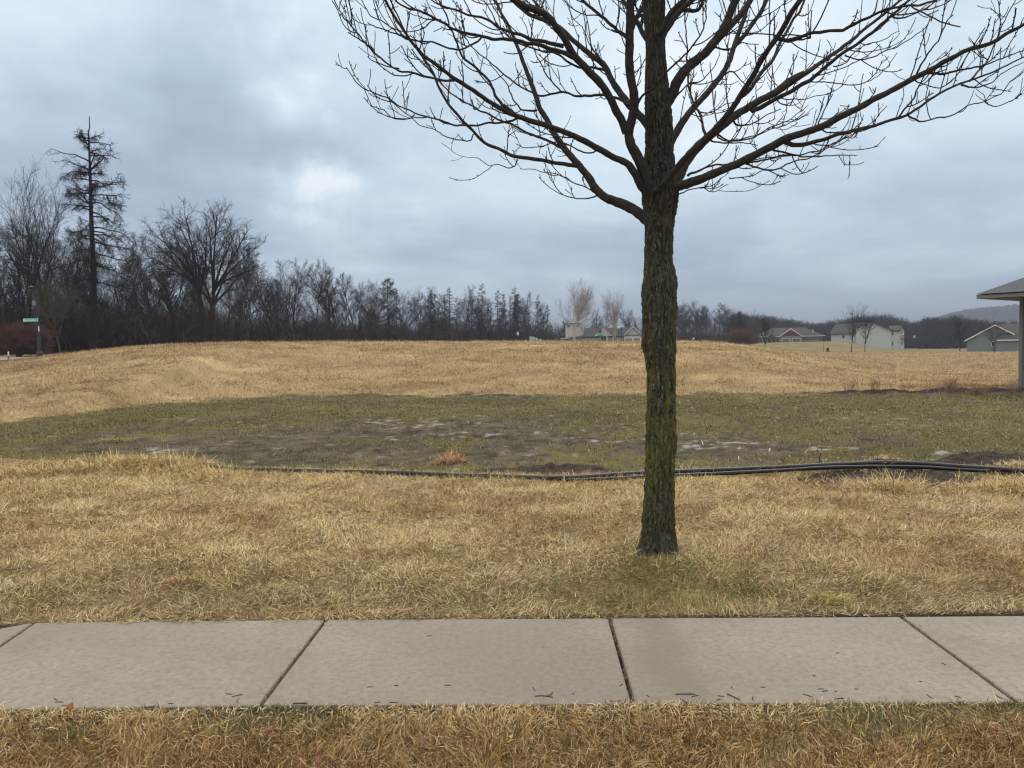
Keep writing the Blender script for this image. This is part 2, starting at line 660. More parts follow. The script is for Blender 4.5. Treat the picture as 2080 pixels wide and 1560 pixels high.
def soil_mask(X, Y):
    """bare dark soil by the pipe and along the far lip"""
    px, py = proj(X, Y, np.zeros_like(X))
    m = ell(px, py, 1110, 955, 160, 10) * 1.3 + ell(px, py, 1850, 968, 190, 22) * 1.35 + ell(px, py, 1680, 975, 90, 10) * .8 + ell(px, py, 2000, 940, 120, 9) * .9
    lipm = np.exp(-((Y - edgeY(X) + .3) / .45) ** 2) * (sstep(1560, 1720, px) * 1.1 + .35 + ell(px, 0, 1000, 0, 110, 1) * .6)
    m = m + sstep(470, 560, px) * .85 * np.exp(-((Y - pipeY(X) - .06) / .16) ** 2)
    n = fbm(X * 2.2, Y * 2.2, 81)
    return np.clip((np.maximum(m, lipm) + (n - .5) * 1.2 - .4) * 3, 0, 1)


def lerp(a, b, t):
    return a + (b - a) * t[..., None]


def ground_color(X, Y):
    """albedo of the soil and thatch under the blades"""
    n1, n2 = fbm(X * .5, Y * .5, 5), fbm(X * 2.5, Y * 2.5, 6)
    n3 = fbm(X * .16, Y * .5, 8)
    px, py = proj(X, Y, np.zeros_like(X))
    thatch = lerp(np.array([.13, .09, .048]), np.array([.30, .215, .115]), np.clip(n2 * 1.4 - .2, 0, 1))
    olive = lerp(np.array([.085, .080, .030]), np.array([.165, .140, .062]), np.clip(n1 * 1.5 - .25, 0, 1))
    field = lerp(np.array([.26, .18, .09]), np.array([.44, .33, .18]), np.clip((n1 * .5 + n2 * .3 + n3 * .6) * 1.9 - .85, 0, 1))
    pinkf = np.array([.43, .32, .18])
    field = lerp(field, pinkf[None] * np.ones_like(field), sstep(1350, 1750, px) * .55)
    lawn = lerp(np.array([.16, .14, .07]), np.array([.26, .195, .10]), np.clip(n1 * 1.6 - .3, 0, 1))
    dirt = lerp(np.array([.030, .024, .020]), np.array([.062, .050, .041]), np.clip(n2 * 1.6 - .3, 0, 1))
    n4 = fbm(X * 6, Y * 5, 7, 3)
    mud = lerp(np.array([.030, .026, .017]), np.array([.125, .105, .070]), np.clip((n2 * .4 + n4 * .6) * 2.6 - .8, 0, 1))
    c = thatch
    wz = sstep(-.2, .2, Y - pipeY(X))
    c = lerp(c, olive, wz)
    c = lerp(c, mud, mud_mask(X, Y))
    e = edgeY(X)
    fz = sstep(-.5, .5, Y - e + (fbm(X * .7, Y * .7, 15) - .5) * 4.2)
    c = lerp(c, field, fz)
    c = lerp(c, dirt, soil_mask(X, Y))
    c = lerp(c, lawn, sstep(150, 175, Y))
    bed = (1 - sstep(.55, .75, np.abs(Y - (WALK0 + WALK1) / 2)))
    c = lerp(c, dirt * .9, bed)
    return c


def make_ground():
    ys = [np.linspace(-60, 1.6, 40)[:-1], np.arange(1.6, 12, .055), np.arange(12, 30, .085)]
    y = 30.
    l = []
    while y < 56:
        l.append(y)
        y += .16
    while y < 3400:
        l.append(y)
        y *= 1.022
    ys = np.concatenate(ys + [np.array(l)])
    t = np.linspace(-1, 1, 761)
    xs = 3.2 * np.sinh(t * 7.3) / 1.0
    xs = np.sign(t) * (np.abs(t) * 14 + np.abs(xs) * .36)
    Xg, Yg = np.meshgrid(xs, ys)
    Z = H(Xg.ravel(), Yg.ravel()).reshape(Xg.shape)
    Xr, Yr = Xg.ravel(), Yg.ravel()
    pud = puddle_mask(Xr, Yr)
    mud = mud_mask(Xr, Yr)
    Zr = Z.ravel()
    Zr = Zr * (1 - pud) + (-.012) * pud
    c = ground_color(Xr, Yr)
    c = lerp(c, np.array([.20, .165, .135]) * np.ones_like(c), pud * .9)
    V = np.stack([Xr, Yr, Zr], 1)
    ny, nx = Xg.shape
    i, j = np.meshgrid(np.arange(ny - 1), np.arange(nx - 1), indexing='ij')
    a = i * nx + j
    Q = np.stack([a, a + 1, a + nx + 1, a + nx], -1).reshape(-1, 4)
    m = bpy.data.materials.new('ground')
    m.use_nodes = True
    nt = m.node_tree
    b = nt.nodes['Principled BSDF']
    N, Lk = nt.nodes.new, nt.links.new
    at = N('ShaderNodeAttribute')
    at.attribute_name = 'col'
    tc = N('ShaderNodeTexCoord')
    n1 = N('ShaderNodeTexNoise')
    n1.inputs['Scale'].default_value = 28
    n1.inputs['Detail'].default_value = 6
    n1.inputs['Roughness'].default_value = .7
    Lk(tc.outputs['Object'], n1.inputs['Vector'])
    mr = N('ShaderNodeMapRange')
    mr.inputs['From Min'].default_value, mr.inputs['From Max'].default_value = .25, .75
    mr.inputs['To Min'].default_value, mr.inputs['To Max'].default_value = .45, 1.45
    Lk(n1.outputs['Fac'], mr.inputs['Value'])
    mp = N('ShaderNodeMapping')
    mp.inputs['Scale'].default_value = (.5, 1.0, 1)
    Lk(tc.outputs['Object'], mp.inputs[0])
    n2 = N('ShaderNodeTexNoise')
    n2.inputs['Scale'].default_value = .55
    n2.inputs['Detail'].default_value = 9
    n2.inputs['Roughness'].default_value = .68
    Lk(mp.outputs[0], n2.inputs['Vector'])
    m2 = N('ShaderNodeMapRange')
    m2.inputs['From Min'].default_value, m2.inputs['From Max'].default_value = .3, .7
    m2.inputs['To Min'].default_value, m2.inputs['To Max'].default_value = .72, 1.22
    Lk(n2.outputs['Fac'], m2.inputs['Value'])
    mm = N('ShaderNodeMath')
    mm.operation = 'MULTIPLY'
    Lk(mr.outputs[0], mm.inputs[0])
    Lk(m2.outputs[0], mm.inputs[1])
    v = N('ShaderNodeVectorMath')
    v.operation = 'SCALE'
    Lk(at.outputs['Color'], v.inputs[0])
    Lk(mm.outputs[0], v.inputs['Scale'])
    Lk(v.outputs[0], b.inputs['Base Color'])
    w = N('ShaderNodeAttribute')
    w.attribute_name = 'wet'
    rr = N('ShaderNodeMapRange')
    rr.inputs['To Min'].default_value, rr.inputs['To Max'].default_value = .9, .24
    Lk(w.outputs['Fac'], rr.inputs['Value'])
    Lk(rr.outputs[0], b.inputs['Roughness'])
    sp = N('ShaderNodeMapRange')
    sp.inputs['To Min'].default_value, sp.inputs['To Max'].default_value = .06, .55
    Lk(w.outputs['Fac'], sp.inputs['Value'])
    Lk(sp.outputs[0], b.inputs['Specular IOR Level'])
    bs = N('ShaderNodeMapRange')
    bs.inputs['To Min'].default_value, bs.inputs['To Max'].default_value = .9, .0
    Lk(w.outputs['Fac'], bs.inputs['Value'])
    bp = N('ShaderNodeBump')
    bp.inputs['Distance'].default_value = .03
    Lk(bs.outputs[0], bp.inputs['Strength'])
    Lk(n1.outputs['Fac'], bp.inputs['Height'])
    Lk(bp.outputs[0], b.inputs['Normal'])
    o = mesh_from('ground', V, quads=Q, mat=m, col=c, smooth=True)
    wa = o.data.attributes.new('wet', 'FLOAT', 'POINT')
    wa.data.foreach_set('value', np.clip(np.maximum(pud, mud * .14), 0, 1).astype(np.float32))
    tag(o, kind='structure')


make_ground()

# ------------------------------------------------------------------ pavement
joints = [((-80, 1290), (-330, 1448)), ((70, 1264), (-195, 1444)), ((662, 1258), (528, 1432)), ((1238, 1255), (1287, 1429)), ((1830, 1252), (2066, 1425)), ((2410, 1247), (2840, 1418))]


def make_walk():
    m = bpy.data.materials.new('concrete')
    m.use_nodes = True
    nt = m.node_tree
    b = nt.nodes['Principled BSDF']
    N, Lk = nt.nodes.new, nt.links.new
    tc = N('ShaderNodeTexCoord').outputs['Object']

    def noise(s, d=5, r=.6, w=None):
        n = N('ShaderNodeTexNoise')
        n.inputs['Scale'].default_value, n.inputs['Detail'].default_value, n.inputs['Roughness'].default_value = s, d, r
        Lk(tc, n.inputs['Vector'])
        return n.outputs['Fac']

    def ramp(f, a, c):
        r = N('ShaderNodeMapRange')
        r.inputs['From Min'].default_value, r.inputs['From Max'].default_value = a, c
        Lk(f, r.inputs['Value'])
        return r.outputs[0]

    def mix(f, c1, c2, mode='MIX'):
        x = N('ShaderNodeMixRGB')
        x.blend_type = mode
        for i, v in ((0, f), (1, c1), (2, c2)):
            if isinstance(v, tuple):
                x.inputs[i].default_value = (*v, 1)
            elif isinstance(v, float):
                x.inputs[i].default_value = v
            else:
                Lk(v, x.inputs[i])
        return x.outputs[0]
    c = mix(ramp(noise(1.3), .35, .65), (.20, .172, .138), (.325, .286, .236))
    c = mix(ramp(noise(9, 6, .65), .35, .7), c, (.285, .252, .210))
    c = mix(ramp(noise(.42, 2, .5), .40, .60), c, (.225, .196, .162))
    c = mix(ramp(noise(28, 4, .7), .42, .75), c, (.165, .15, .13))
    c = mix(ramp(noise(240, 2), .56, .75), c, (.15, .135, .12))
    c = mix(ramp(noise(180, 2), .66, .72), c, (.42, .40, .37))
    # damp brownish stain running across the third slab
    sx, sy = G(1350, 1340)[:2]
    sep = N('ShaderNodeSeparateXYZ')
    Lk(tc, sep.inputs[0])
    ax = N('ShaderNodeMath')
    ax.operation = 'SUBTRACT'
    Lk(sep.outputs['X'], ax.inputs[0])
    ax.inputs[1].default_value = float(sx)
    aw = N('ShaderNodeMath')
    aw.operation = 'MULTIPLY_ADD'
    Lk(noise(2.2), aw.inputs[0])
    aw.inputs[1].default_value = .5
    Lk(ax.outputs[0], aw.inputs[2])
    ab = N('ShaderNodeMath')
    ab.operation = 'ABSOLUTE'
    s2 = N('ShaderNodeMath')
    s2.operation = 'SUBTRACT'
    Lk(aw.outputs[0], s2.inputs[0])
    s2.inputs[1].default_value = .25
    Lk(s2.outputs[0], ab.inputs[0])
    st = N('ShaderNodeMapRange')
    st.inputs['From Min'].default_value, st.inputs['From Max'].default_value = .22, .06
    st.inputs['To Max'].default_value = .62
    Lk(ab.outputs[0], st.inputs['Value'])
    c = mix(st.outputs[0], c, (.165, .146, .116))
    Lk(c, b.inputs['Base Color'])
    b.inputs['Roughness'].default_value = .72
    b.inputs['Specular IOR Level'].default_value = .3
    bp = N('ShaderNodeBump')
    bp.inputs['Strength'].default_value, bp.inputs['Distance'].default_value = .35, .003
    Lk(noise(150, 4, .7), bp.inputs['Height'])
    Lk(bp.outputs[0], b.inputs['Normal'])
    A = Acc()
    zt = .035
    for k in range(len(joints) - 1):
        (f0, n0), (f1, n1) = joints[k], joints[k + 1]
        a, bb, cc, d = (G(*q, zt) for q in (n0, n1, f1, f0))
        g = np.array([.009, 0, 0])
        a, d, bb, cc = a + g, d + g, bb - g, cc - g
        A.slab([a, bb, cc, d], .09)
    o = A.build('sidewalk', m, None, .012)
    tag(o, kind='structure')


make_walk()
ZW = .035

# ------------------------------------------------------------------ grass
STRAW = np.array([[.62, .48, .235], [.70, .56, .31], [.50, .36, .16], [.76, .66, .44], [.36, .24, .10], [.17, .11, .05]])


def pick(rg, pal, probs, n):
    c = pal[rg.choice(len(pal), n, p=probs)]
    return c * (.82 + .36 * rg.random((n, 1))) * (1 + .05 * rg.normal(size=(n, 3)))


def blades(name, X, Y, Z, L, W, az, tilt, bend, col, label, cat):
    n = len(X)
    ca, sa = np.cos(az), np.sin(az)

    def dr(t):
        return np.stack([np.sin(t) * ca, np.sin(t) * sa, np.cos(t)], 1)
    b = np.stack([X, Y, Z], 1)
    m1 = b + dr(tilt) * (L * .5)[:, None]
    tp = m1 + dr(tilt + bend) * (L * .5)[:, None]
    roll = rng.normal(0, .7, n)
    w = np.stack([-sa * np.cos(roll), ca * np.cos(roll), np.sin(roll)], 1) * (W * .5)[:, None]
    V = np.empty((n, 5, 3), np.float32)
    V[:, 0], V[:, 1], V[:, 2], V[:, 3], V[:, 4] = b - w, b + w, m1 - w * .85, m1 + w * .85, tp
    k = np.arange(n)[:, None] * 5
    T = np.concatenate([k + np.array([[0, 1, 3]]), k + np.array([[0, 3, 2]]), k + np.array([[2, 3, 4]])], 1).reshape(-1, 3)
    o = mesh_from(name, V.reshape(-1, 3), tris=T, mat=M['grass'], col=np.repeat(np.clip(col, .005, .8), 5, 0).astype(np.float32))
    tag(o, label, cat, kind='stuff')
    return o


def scatter(n, y0, y1, margin=1.6, power=1.0):
    """uniform in the visible wedge with a margin to the sides"""
    Y = np.sqrt(rng.random(n) * ((y1 + 2) ** 2 - (y0 + 2) ** 2) + (y0 + 2) ** 2) - 2
    X = (rng.random(n) * 2 - 1) * (Y * .69 + margin)
    return X, Y


def walk_edge(X, far):
    if far:
        return np.interp(X, [wf0[0], wf1[0]], [wf0[1], wf1[1]])
    return np.interp(X, [wl0[0], wl1[0]], [wl0[1], wl1[1]])


def lawn_color(X, Y):
    n = len(X)
    px, py = proj(X, Y, np.zeros(n))
    c = pick(rng, STRAW, [.27, .24, .17, .11, .13, .08], n)
    p = fbm(X * 1.1, Y * 1.1, 101)
    # browner worn patches
    br = np.clip((p - .5) * 4, 0, 1) * .6
    c = lerp(c, c * np.array([.66, .55, .50]), br)
    # grey bleached patches
    q = fbm(X * 1.7, Y * 1.7, 117)
    c = lerp(c, c * .5 + np.array([.22, .19, .14]), np.clip((q - .60) * 6, 0, 1) * .7)
    # green: round the maple and the strip next to the pavement
    c = c * (1.06 - .22 * sstep(1080, 1230, py))[:, None]
    gm = ell(px, py, 1345, 1178, 150, 50) * 1.0 + ell(px, py, 1150, 1225, 300, 45) * .75 + ell(px, py, 1680, 1205, 180, 40) * .5 + ell(px, py, 440, 1205, 200, 50) * .35 + ell(px, py, 60, 1215, 150, 40) * .4
    gm = gm + ell(px, py, 0, 1080, 250, 60) * .25
    g = np.clip((gm + (fbm(X * 3, Y * 3, 131) - .5) * 1.5 - .25) * 1.2, 0, .85)
    green = np.array([[.20, .19, .055], [.13, .15, .04], [.29, .25, .09], [.36, .28, .10]])[rng.integers(0, 4, n)] * (.8 + .4 * rng.random((n, 1)))
    sel = rng.random(n) < g
    c[sel] = green[sel]
    return c


def trunk_clear(X, Y):
    return (X - TREE[0]) ** 2 + (Y - TREE[1]) ** 2 > .12 ** 2


def make_lawn():
    n = 480000
    X, Y = scatter(n, 4.7, 11.4)
    px, py = proj(X, Y, np.zeros(n))
    edge = walk_edge(X, True) - .005 + (fbm(X * 5, X * 0, 9) - .5) * .13
    pY = pipeY(X)
    dens = np.clip(.15 + 2.0 * (fbm(X * 2.3, Y * 2.3, 91) * .6 + fbm(X * 9, Y * 9, 92) * .4 - .2), .12, 1)
    bare = soil_mask(X, Y)
    keep = (Y > edge) & (Y < pY - .02) & (rng.random(n) < dens * (1 - .93 * bare)) & trunk_clear(X, Y)
    X, Y, px, py = X[keep], Y[keep], px[keep], py[keep]
    n = len(X)
    near_pipe = np.exp(-((Y - pipeY(X) + .35) / .4) ** 2)
    skirt = np.exp(-(((X - TREE[0]) ** 2 + (Y - TREE[1]) ** 2) / .3))
    lng = near_pipe * np.clip(1.0 * (1 - sstep(330, 480, px)) + .28 + ell(px, py, 1800, 985, 90, 30) + ell(px, py, 2065, 990, 80, 30), 0, 1.3)
    clump = fbm(X * 6, Y * 6, 141)
    L = (.045 + .06 * rng.random(n) ** 1.5) * (.4 + 1.2 * clump) + lng * .13 * rng.random(n) + skirt * .05 * rng.random(n)
    near = np.exp(-((Y - walk_edge(X, True)) / .12) ** 2)
    az = rng.random(n) * 2 * math.pi
    # clumps share a lean
    az = np.where(rng.random(n) < .45, fbm(X * 2.2, Y * 2.2, 151) * 4 * math.pi, az)
    az = np.where((near > .4) & (rng.random(n) < .5), -math.pi / 2 + rng.normal(0, .9, n), az)
    tilt = np.abs(rng.normal(1.05, .36, n))
    tilt = np.where(lng > .4, np.abs(rng.normal(1.2, .3, n)), tilt)
    tilt = np.minimum(tilt, 1.5)
    bend = rng.normal(.25, .35, n)
    bend = np.minimum(bend, 1.75 - tilt)
    W = .0024 + .0030 * rng.random(n) ** 1.5 + .0012 * (Y - 5) / 6
    Z = H(X, Y) - .004 + rng.random(n) * .012
    over = Y < walk_edge(X, True) + .012
    Z = np.where(over, np.maximum(Z, .037), Z)
    tilt = np.where(over, np.maximum(tilt, 1.25), tilt)
    bend = np.where(over, .15, bend)
    L = np.where(over, L * .7, L)
    blades('lawn_grass', X, Y, Z, L, W, az, tilt, bend, lawn_color(X, Y), 'dry straw-coloured lawn grass between the pavement and the black pipe', 'grass')


make_lawn()


def make_verge():
    n = 170000
    X, Y = scatter(n, 2.2, 3.9, 1.3)
    edge = walk_edge(X, False) + .0 + (fbm(X * 6, X * 0, 19) - .5) * .07
    dens = np.clip(.2 + 1.5 * fbm(X * 2.6, Y * 2.6, 191), .2, 1)
    k = (Y < edge) & (rng.random(n) < dens)
    X, Y = X[k], Y[k]
    n = len(X)
    px, py = proj(X, Y, np.zeros(n))
    pal = np.array([[.40, .265, .10], [.50, .36, .165], [.30, .17, .065], [.64, .52, .31], [.20, .105, .042], [.09, .052, .026]])
    c = pick(rng, pal, [.24, .18, .22, .08, .18, .10], n)
    near = np.exp(-((Y - walk_edge(X, False)) / .16) ** 2)
    lt = pick(rng, STRAW, [.3, .25, .15, .2, .07, .03], n)
    s = rng.random(n) < near * .75
    c[s] = lt[s]
    gm = ell(px, py, 590, 1455, 110, 40) * 1.0 + ell(px, py, 1790, 1470, 130, 50) * 1.0 + ell(px, py, 2050, 1445, 90, 30) * .8 + ell(px, py, 1300, 1425, 120, 12) * .6 + ell(px, py, 1560, 1540, 140, 40) * .5 + ell(px, py, 120, 1500, 120, 30) * .3
    g = np.clip(gm + (fbm(X * 5, Y * 5, 133) - .5) * 1.2 - .15, 0, .8)
    s = rng.random(n) < g
    gr = np.array([[.13, .145, .055], [.19, .185, .075], [.09, .105, .045]])[rng.integers(0, 3, n)] * (.8 + .4 * rng.random((n, 1)))
    c[s] = gr[s]
    clump = fbm(X * 7, Y * 7, 241)
    rim = np.exp(-((Y - walk_edge(X, False)) / .10) ** 2)
    L = (.035 + .05 * rng.random(n) ** 1.6) * (.7 + .7 * clump) * (1 - .40 * rim * (rng.random(n) < .93))
    az = np.where(rng.random(n) < .4, fbm(X * 3, Y * 3, 251) * 4 * math.pi, rng.random(n) * 2 * math.pi)
    tilt = np.minimum(np.abs(rng.normal(.95, .42, n)) + .2 * rim, 1.5)
    bend = np.minimum(rng.normal(.25, .35, n), 1.75 - tilt)
    W = .0022 + .0028 * rng.random(n) ** 1.5
    blades('verge_grass', X, Y, H(X, Y) - .003 + rng.random(n) * .01, L, W, az, tilt, bend, c, 'brownish matted verge grass on the near side of the pavement', 'grass')
    # debris and small tufts in the joints
    xs, ys = [], []
    for f, nn in joints[1:5]:
        a, b = G(*f, ZW), G(*nn, ZW)
        t = rng.random(420)
        t = t[(fbm(t * 9, t * 0 + f[0], 3) > .42)]
        p = a[None] + (b - a)[None] * t[:, None]
        xs.append(p[:, 0] + rng.normal(0, .006, len(t)))
        ys.append(p[:, 1])
    X, Y = np.concatenate(xs), np.concatenate(ys)
    n = len(X)
    pal = np.array([[.30, .23, .13], [.10, .075, .05], [.16, .15, .07]])
    blades('joint_grass', X, Y, np.full(n, .02), .018 + .022 * rng.random(n), np.full(n, .002), rng.random(n) * 6.28, np.abs(rng.normal(.8, .4, n)), rng.normal(.5, .3, n),
           pick(rng, pal, [.4, .4, .2], n), 'withered grass bits caught in the pavement joints', 'grass')


make_verge()


def make_wet():
    n = 420000
    X, Y = scatter(n, 10, 30, 2.)
    px, py = proj(X, Y, np.zeros(n))
    mud, pud, soil = mud_mask(X, Y), puddle_mask(X, Y), soil_mask(X, Y)
    fz = Y - edgeY(X) + (fbm(X * .7, Y * .7, 15) - .5) * 4.2
    d = np.clip(2.6 * (fbm(X * 1.2, Y * 1.2, 301) * .5 + fbm(X * 4, Y * 4, 303, 3) * .5 - .26), .08, 1)
    k = (Y > pipeY(X) + .08) & (fz < .4) & (rng.random(n) < d * (1 - .68 * mud) * (1 - .85 * pud) * (1 - .95 * soil))
    X, Y, px, py = X[k], Y[k], px[k], py[k]
    n = len(X)
    pal = np.array([[.125, .120, .042], [.175, .158, .058], [.25, .195, .085], [.095, .080, .036], [.42, .32, .165], [.155, .108, .056]])
    c = pick(rng, pal, [.25, .22, .20, .14, .09, .10], n)
    a = fbm(X * .5, Y * .5, 311)
    br = np.clip((a - .45) * 3 + sstep(1350, 1700, px) * .35, 0, .8)
    s = rng.random(n) < br * .65
    bc = np.array([.30, .235, .115]) * (.7 + .5 * rng.random((n, 1)))
    c[s] = bc[s]
    gm = ell(px, py, 380, 868, 80, 10) * .8 + ell(px, py, 820, 890, 90, 14) * .7 + ell(px, py, 1090, 870, 150, 12) * .6 + ell(px, py, 620, 890, 160, 14) * .5
    s = rng.random(n) < np.clip(gm, 0, .7)
    gc = np.array([.155, .185, .042]) * (.8 + .4 * rng.random((n, 1)))
    c[s] = gc[s]
    nearedge = np.exp(-((Y - edgeY(X)) / 1.2) ** 2) * (1 - sstep(450, 700, px))
    s = rng.random(n) < nearedge
    sc_ = pick(rng, STRAW, [.3, .2, .25, .05, .1, .1], n)
    c[s] = sc_[s]
    s = rng.random(n) < np.exp(-((Y - pipeY(X)) / .7) ** 2) * .5
    c[s] = sc_[s] * .8
    L = (.03 + .065 * rng.random(n) ** 2) * (.4 + 1.2 * fbm(X * 4, Y * 4, 303, 3))
    W = .003 + .0005 * Y * rng.random(n) + .0025
    tilt = np.minimum(np.abs(rng.normal(.75, .4, n)), 1.45)
    blades('wet_lawn_grass', X, Y, H(X, Y) - .005, L, W, rng.random(n) * 6.28, tilt, rng.normal(.3, .4, n), c, 'sparse olive grass on the muddy wet lawn behind the black pipe', 'grass')
    # pale dead stalks standing in the wet lawn
    n = 900
    X, Y = scatter(n, 11, 26, 1.)
    px, py = proj(X, Y, np.zeros(n))
    k = (Y > pipeY(X) + .1) & (Y < edgeY(X) - .6) & (rng.random(n) < .12 + .8 * sstep(1000, 1350, px) + .5 * ell(px, py, 1200, 930, 120, 30))
    X, Y = X[k], Y[k]
    n = len(X)
    c = np.array([.66, .58, .42]) * (.7 + .4 * rng.random((n, 1)))
    blades('pale_stalk_grass', X, Y, H(X, Y), .05 + .09 * rng.random(n) ** 1.5, .008 + .012 * rng.random(n), rng.random(n) * 6.28, np.abs(rng.normal(.3, .3, n)), rng.normal(.7, .6, n), c,
           'pale dead stalks standing scattered in the wet lawn', 'grass')


make_wet()


def make_field():
    n = 620000
    u = rng.random(n)
    Y = 17 * (57 / 17.) ** u
    X = (rng.random(n) * 2 - 1) * (Y * .70 + 2)
    n2 = 130000                     # the open field on the right runs on
    Y2 = 57 * (160 / 57.) ** rng.random(n2)
    X2 = Y2 * (.25 + .47 * rng.random(n2))
    X, Y = np.concatenate([X, X2]), np.concatenate([Y, Y2])
    n = len(X)
    fz = Y - edgeY(X) + (fbm(X * .7, Y * .7, 15) - .5) * 4.2
    d = np.clip(.25 + 1.7 * (fbm(X * .9, Y * .9, 401) - .2), .3, 1)
    px, py = proj(X, Y, H(X, Y))
    k = (fz > -.1) & (rng.random(n) < d * (1 - .9 * soil_mask(X, Y))) & ((Y < 53) | (px > 1480))
    X, Y, px, py = X[k], Y[k], px[k], py[k]
    n = len(X)
    pal = np.array([[.50, .38, .205], [.58, .46, .265], [.38, .27, .135], [.66, .56, .36], [.24, .16, .085]])
    c = pick(rng, pal, [.3, .25, .22, .1, .13], n)
    a = fbm(X * .22, Y * .75, 411) * .6 + fbm(X * 1.1, Y * 1.6, 413) * .4
    s = np.clip((a - .44) * 6, 0, 1) * .95
    c = lerp(c, c * np.array([.62, .54, .50]), s)
    c = lerp(c, c * .45 + np.array([.25, .185, .115]), sstep(1350, 1750, px) * .6)
    red = ell(px, py, 1930, 785, 140, 14) + ell(px, py, 1000, 770, 200, 14) * .5 + ell(px, py, 1180, 720, 200, 14) * .3
    c = lerp(c, c * np.array([.80, .62, .52]), np.clip(red, 0, .8))
    L = (.07 + .13 * rng.random(n) ** 1.5) * (.8 + .012 * Y) * (.5 + fbm(X * 1.4, Y * 1.4, 431))
    W = (.005 + .008 * rng.random(n) ** 1.5) * (Y / 22.) ** .7
    tilt = np.minimum(np.abs(rng.normal(.9, .4, n)), 1.45)
    az = np.where(rng.random(n) < .5, fbm(X * .8, Y * .8, 421) * 4 * math.pi, rng.random(n) * 6.28)
    blades('field_grass', X, Y, H(X, Y) - .01, L, W, az, tilt, np.minimum(rng.normal(.3, .4, n), 1.75 - tilt), c, 'straw-coloured dry grass covering the low mound and the open field', 'grass')


make_field()

# ------------------------------------------------------------------ the maple
D0 = float(TREE[1])
FR = {'L': (660, 0, 2.971), 'M': (1200, 0, 3.25), 'R': (1380, 0, 2.971)}
trunk_tab = np.array([  # y, left, right in photo px
    (-420, 1311, 1345), (-200, 1307, 1347), (0, 1304, 1351), (60, 1309, 1351), (100, 1312, 1352), (160, 1310, 1356), (200, 1309, 1362), (250, 1310, 1366), (300, 1310, 1367), (350, 1306, 1372),
    (385, 1303, 1377), (410, 1304, 1377), (450, 1308, 1369), (490, 1310, 1367), (530, 1310, 1366), (560, 1308, 1374), (580, 1304, 1377), (600, 1302, 1375), (630, 1304, 1377), (660, 1305, 1374),
    (690, 1302, 1374), (710, 1305, 1374), (740, 1310, 1371), (770, 1313, 1372), (820, 1313, 1373), (870, 1311, 1374), (900, 1311, 1377), (925, 1310, 1372), (960, 1309, 1371), (1000, 1308, 1371),
    (1050, 1304, 1371), (1080, 1303, 1371), (1100, 1300, 1373), (1118, 1294, 1377), (1132, 1285, 1383), (1142, 1276, 1391), (1150, 1270, 1397)], float)


